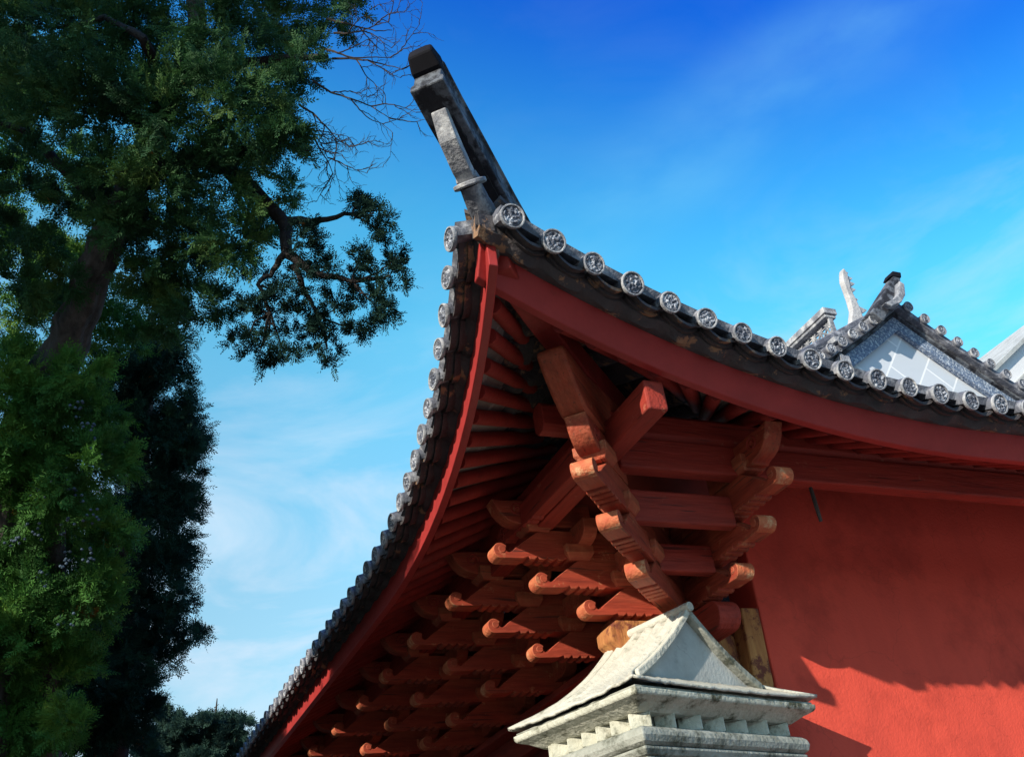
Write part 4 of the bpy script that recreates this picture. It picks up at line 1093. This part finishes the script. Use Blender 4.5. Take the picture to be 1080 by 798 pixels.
# lighter juniper in front on the left
D3 = 6.6
t3_base = Vector((at(30, 1050, D3).x, at(30, 1050, D3).y, 0.0))
T3 = empty('juniper_tree', t3_base)
tag(T3, 'bright green juniper with blue grey cones, nearest tree on the left', 'tree')
b = MB(); tree_tube(b, [(40, 950, 0.12), (50, 700, 0.09), (60, 500, 0.05), (62, 400, 0.02)], D3, 8, t3_base, 0.015, rs)
b.tube([(0, 0, 0), at(40, 950, D3) - t3_base], [0.15, 0.12], 8); auto_smooth(b.build('trunk', M['bark'], T3), 60)
c3 = [(60, 425, 44), (100, 425, 34), (20, 430, 46), (30, 485, 50), (88, 485, 48), (122, 478, 22), (20, 560, 55), (80, 560, 52), (118, 550, 26), (35, 630, 52), (90, 635, 42), (18, 700, 50), (65, 700, 44), (105, 610, 28), (5, 380, 26), (75, 392, 22), (100, 395, 18), (30, 760, 40), (70, 755, 30), (20, 515, 40), (55, 525, 40), (40, 545, 36), (10, 600, 40), (10, 480, 36), (25, 660, 40), (10, 740, 36), (0, 540, 40)]
cl = px_clumps(c3, D3, 8, 0.45, 2)
foliage('crown', [(c, r, w_ * 0.62) for c, r, w_ in cl], M['leaf3'], T3, 24, spray=0.13, leaf=0.036, width=0.0045, leaves=13, origin=t3_base, droop=0.3)
b = MB(); rb = random.Random(9)
for (x, y) in ((80, 432), (92, 455), (98, 470), (62, 505), (70, 555), (95, 585), (66, 590), (35, 560), (12, 575), (80, 520), (40, 520), (95, 545), (70, 655), (10, 480), (48, 610)):
    for k in range(9):
        p = at(x + rb.uniform(-9, 9), y + rb.uniform(-9, 9), D3 - 0.42 + rb.uniform(-0.1, 0.1)) - t3_base
        r = 0.0095
        b.loft([[(p.x + r * s_ * math.cos(a), p.y + r * s_ * math.sin(a), p.z + r * h_) for a in [2 * math.pi * q / 6 for q in range(6)]] for s_, h_ in ((0.4, -0.9), (1, -0.3), (1, 0.3), (0.4, 0.9))])
o = b.build('cones', M['berry'], T3, smooth=True); o['kind'] = 'stuff'

# far cedar low in the gap
D4 = 34.0
t4_base = Vector((at(215, 1100, D4).x, at(215, 1100, D4).y, 0.0))
T4 = empty('cedar_tree', t4_base)
tag(T4, 'distant layered cedar with bare pointed leader, between the dark trees and the eave', 'tree')
b = MB(); tree_tube(b, [(218, 900, 0.30), (224, 790, 0.12), (227, 760, 0.05), (229, 736, 0.015)], D4, 8, t4_base, 0.02, rs)
for k in range(5): tree_tube(b, [(226, 762 - 4 * k, 0.02), (226 + (-1) ** k * (9 - k), 758 - 4 * k, 0.008)], D4, 5, t4_base, 0.0, rs)
b.tube([(0, 0, 0), at(218, 900, D4) - t4_base], [0.42, 0.3], 8); auto_smooth(b.build('trunk', M['bark'], T4), 60)
c4 = [(168, 752, 8), (180, 760, 10), (195, 770, 12), (212, 762, 10), (226, 760, 10), (240, 764, 10), (252, 760, 6), (258, 764, 5), (245, 778, 12), (228, 778, 14), (208, 784, 14), (186, 784, 14), (240, 794, 14), (215, 798, 16), (190, 800, 16), (172, 775, 10), (160, 745, 6), (160, 795, 14)]
cl = px_clumps(c4, D4, 9, 1.0, 2)
foliage('crown', [(c, r * 1.1, w_ * 1.5) for c, r, w_ in cl], M['leaf4'], T4, 25, spray=0.36, leaf=0.15, width=0.016, density=1.1, flat=0.16, droop=0.05, origin=t4_base)

# broad evergreen added out of view on the left to shade the trees
t5_base = Vector((-7.6, -1.7, 0.0))
T5 = empty('unseen_shade_tree', t5_base)
tag(T5, 'unseen broad evergreen in a row added on the left for shade', 'tree', 'unseen evergreens added on the left for shade')
b = MB(); b.tube([(0, 0, 0), (0.05, 0.02, 2.5), (0.0, 0.05, 5.0), (0.05, 0, 8.5)], [0.30, 0.24, 0.17, 0.04], 12); auto_smooth(b.build('trunk', M['bark'], T5), 60)
r5 = random.Random(31); cl = []
for k in range(48):
    a = r5.uniform(0, 2 * math.pi); zz = r5.uniform(1.0, 10.0); rr = 1.5 * (1 - abs(zz - 5.8) / 5.0) * r5.uniform(0.2, 1.0)
    yc = 0.75 - max(0.0, zz - 7.6) * 1.3
    cl.append(((t5_base.x + rr * math.cos(a), t5_base.y + yc + rr * math.sin(a), zz), 0.52, 1900))
foliage('crown', cl, M['leaf1'], T5, 27, spray=0.22, leaf=0.085, width=0.022, leaves=9, origin=t5_base)

for k, (x, y, rz) in enumerate(((-7.9, 2.6, 1.3), (-7.5, 6.2, 2.6), (-8.1, 9.6, 4.1), (-9.4, 4.5, 0.4), (-9.8, 8.0, 5.2), (-9.0, 12.4, 3.3))):  # more unseen evergreens, added to shade the long eave
    c = copy_tree(T5); c.location = (x, y, 0); c.rotation_euler = (0, 0, rz); c.scale = (1.3, 1.3, (0.98, 1.02, 1.06, 1.12, 1.15, 1.1)[k])

# unseen wooded ridge all round, far off, added to block low sky light
b = MB(); rh = random.Random(5); nseg = 160; rings = [[], [], []]
for i in range(nseg):
    a = 2 * math.pi * i / nseg
    h = 95 + 45 * mnoise.noise(Vector((math.cos(a) * 2.2, math.sin(a) * 2.2, 0.5))) + 22 * mnoise.noise(Vector((math.cos(a) * 9, math.sin(a) * 9, 2.5)))
    for q, (rr, hh) in enumerate(((560, -2), (640, h * 0.62), (740, h))): rings[q].append((rr * math.cos(a), rr * math.sin(a), hh))
b.loft(rings, cap=False)
tag(auto_smooth(b.build('unseen_hill_ring', mat('unseen_hill_green', (0.045, 0.070, 0.040), (0.028, 0.048, 0.032), 0.02, 0.95), None), 60), kind='structure')
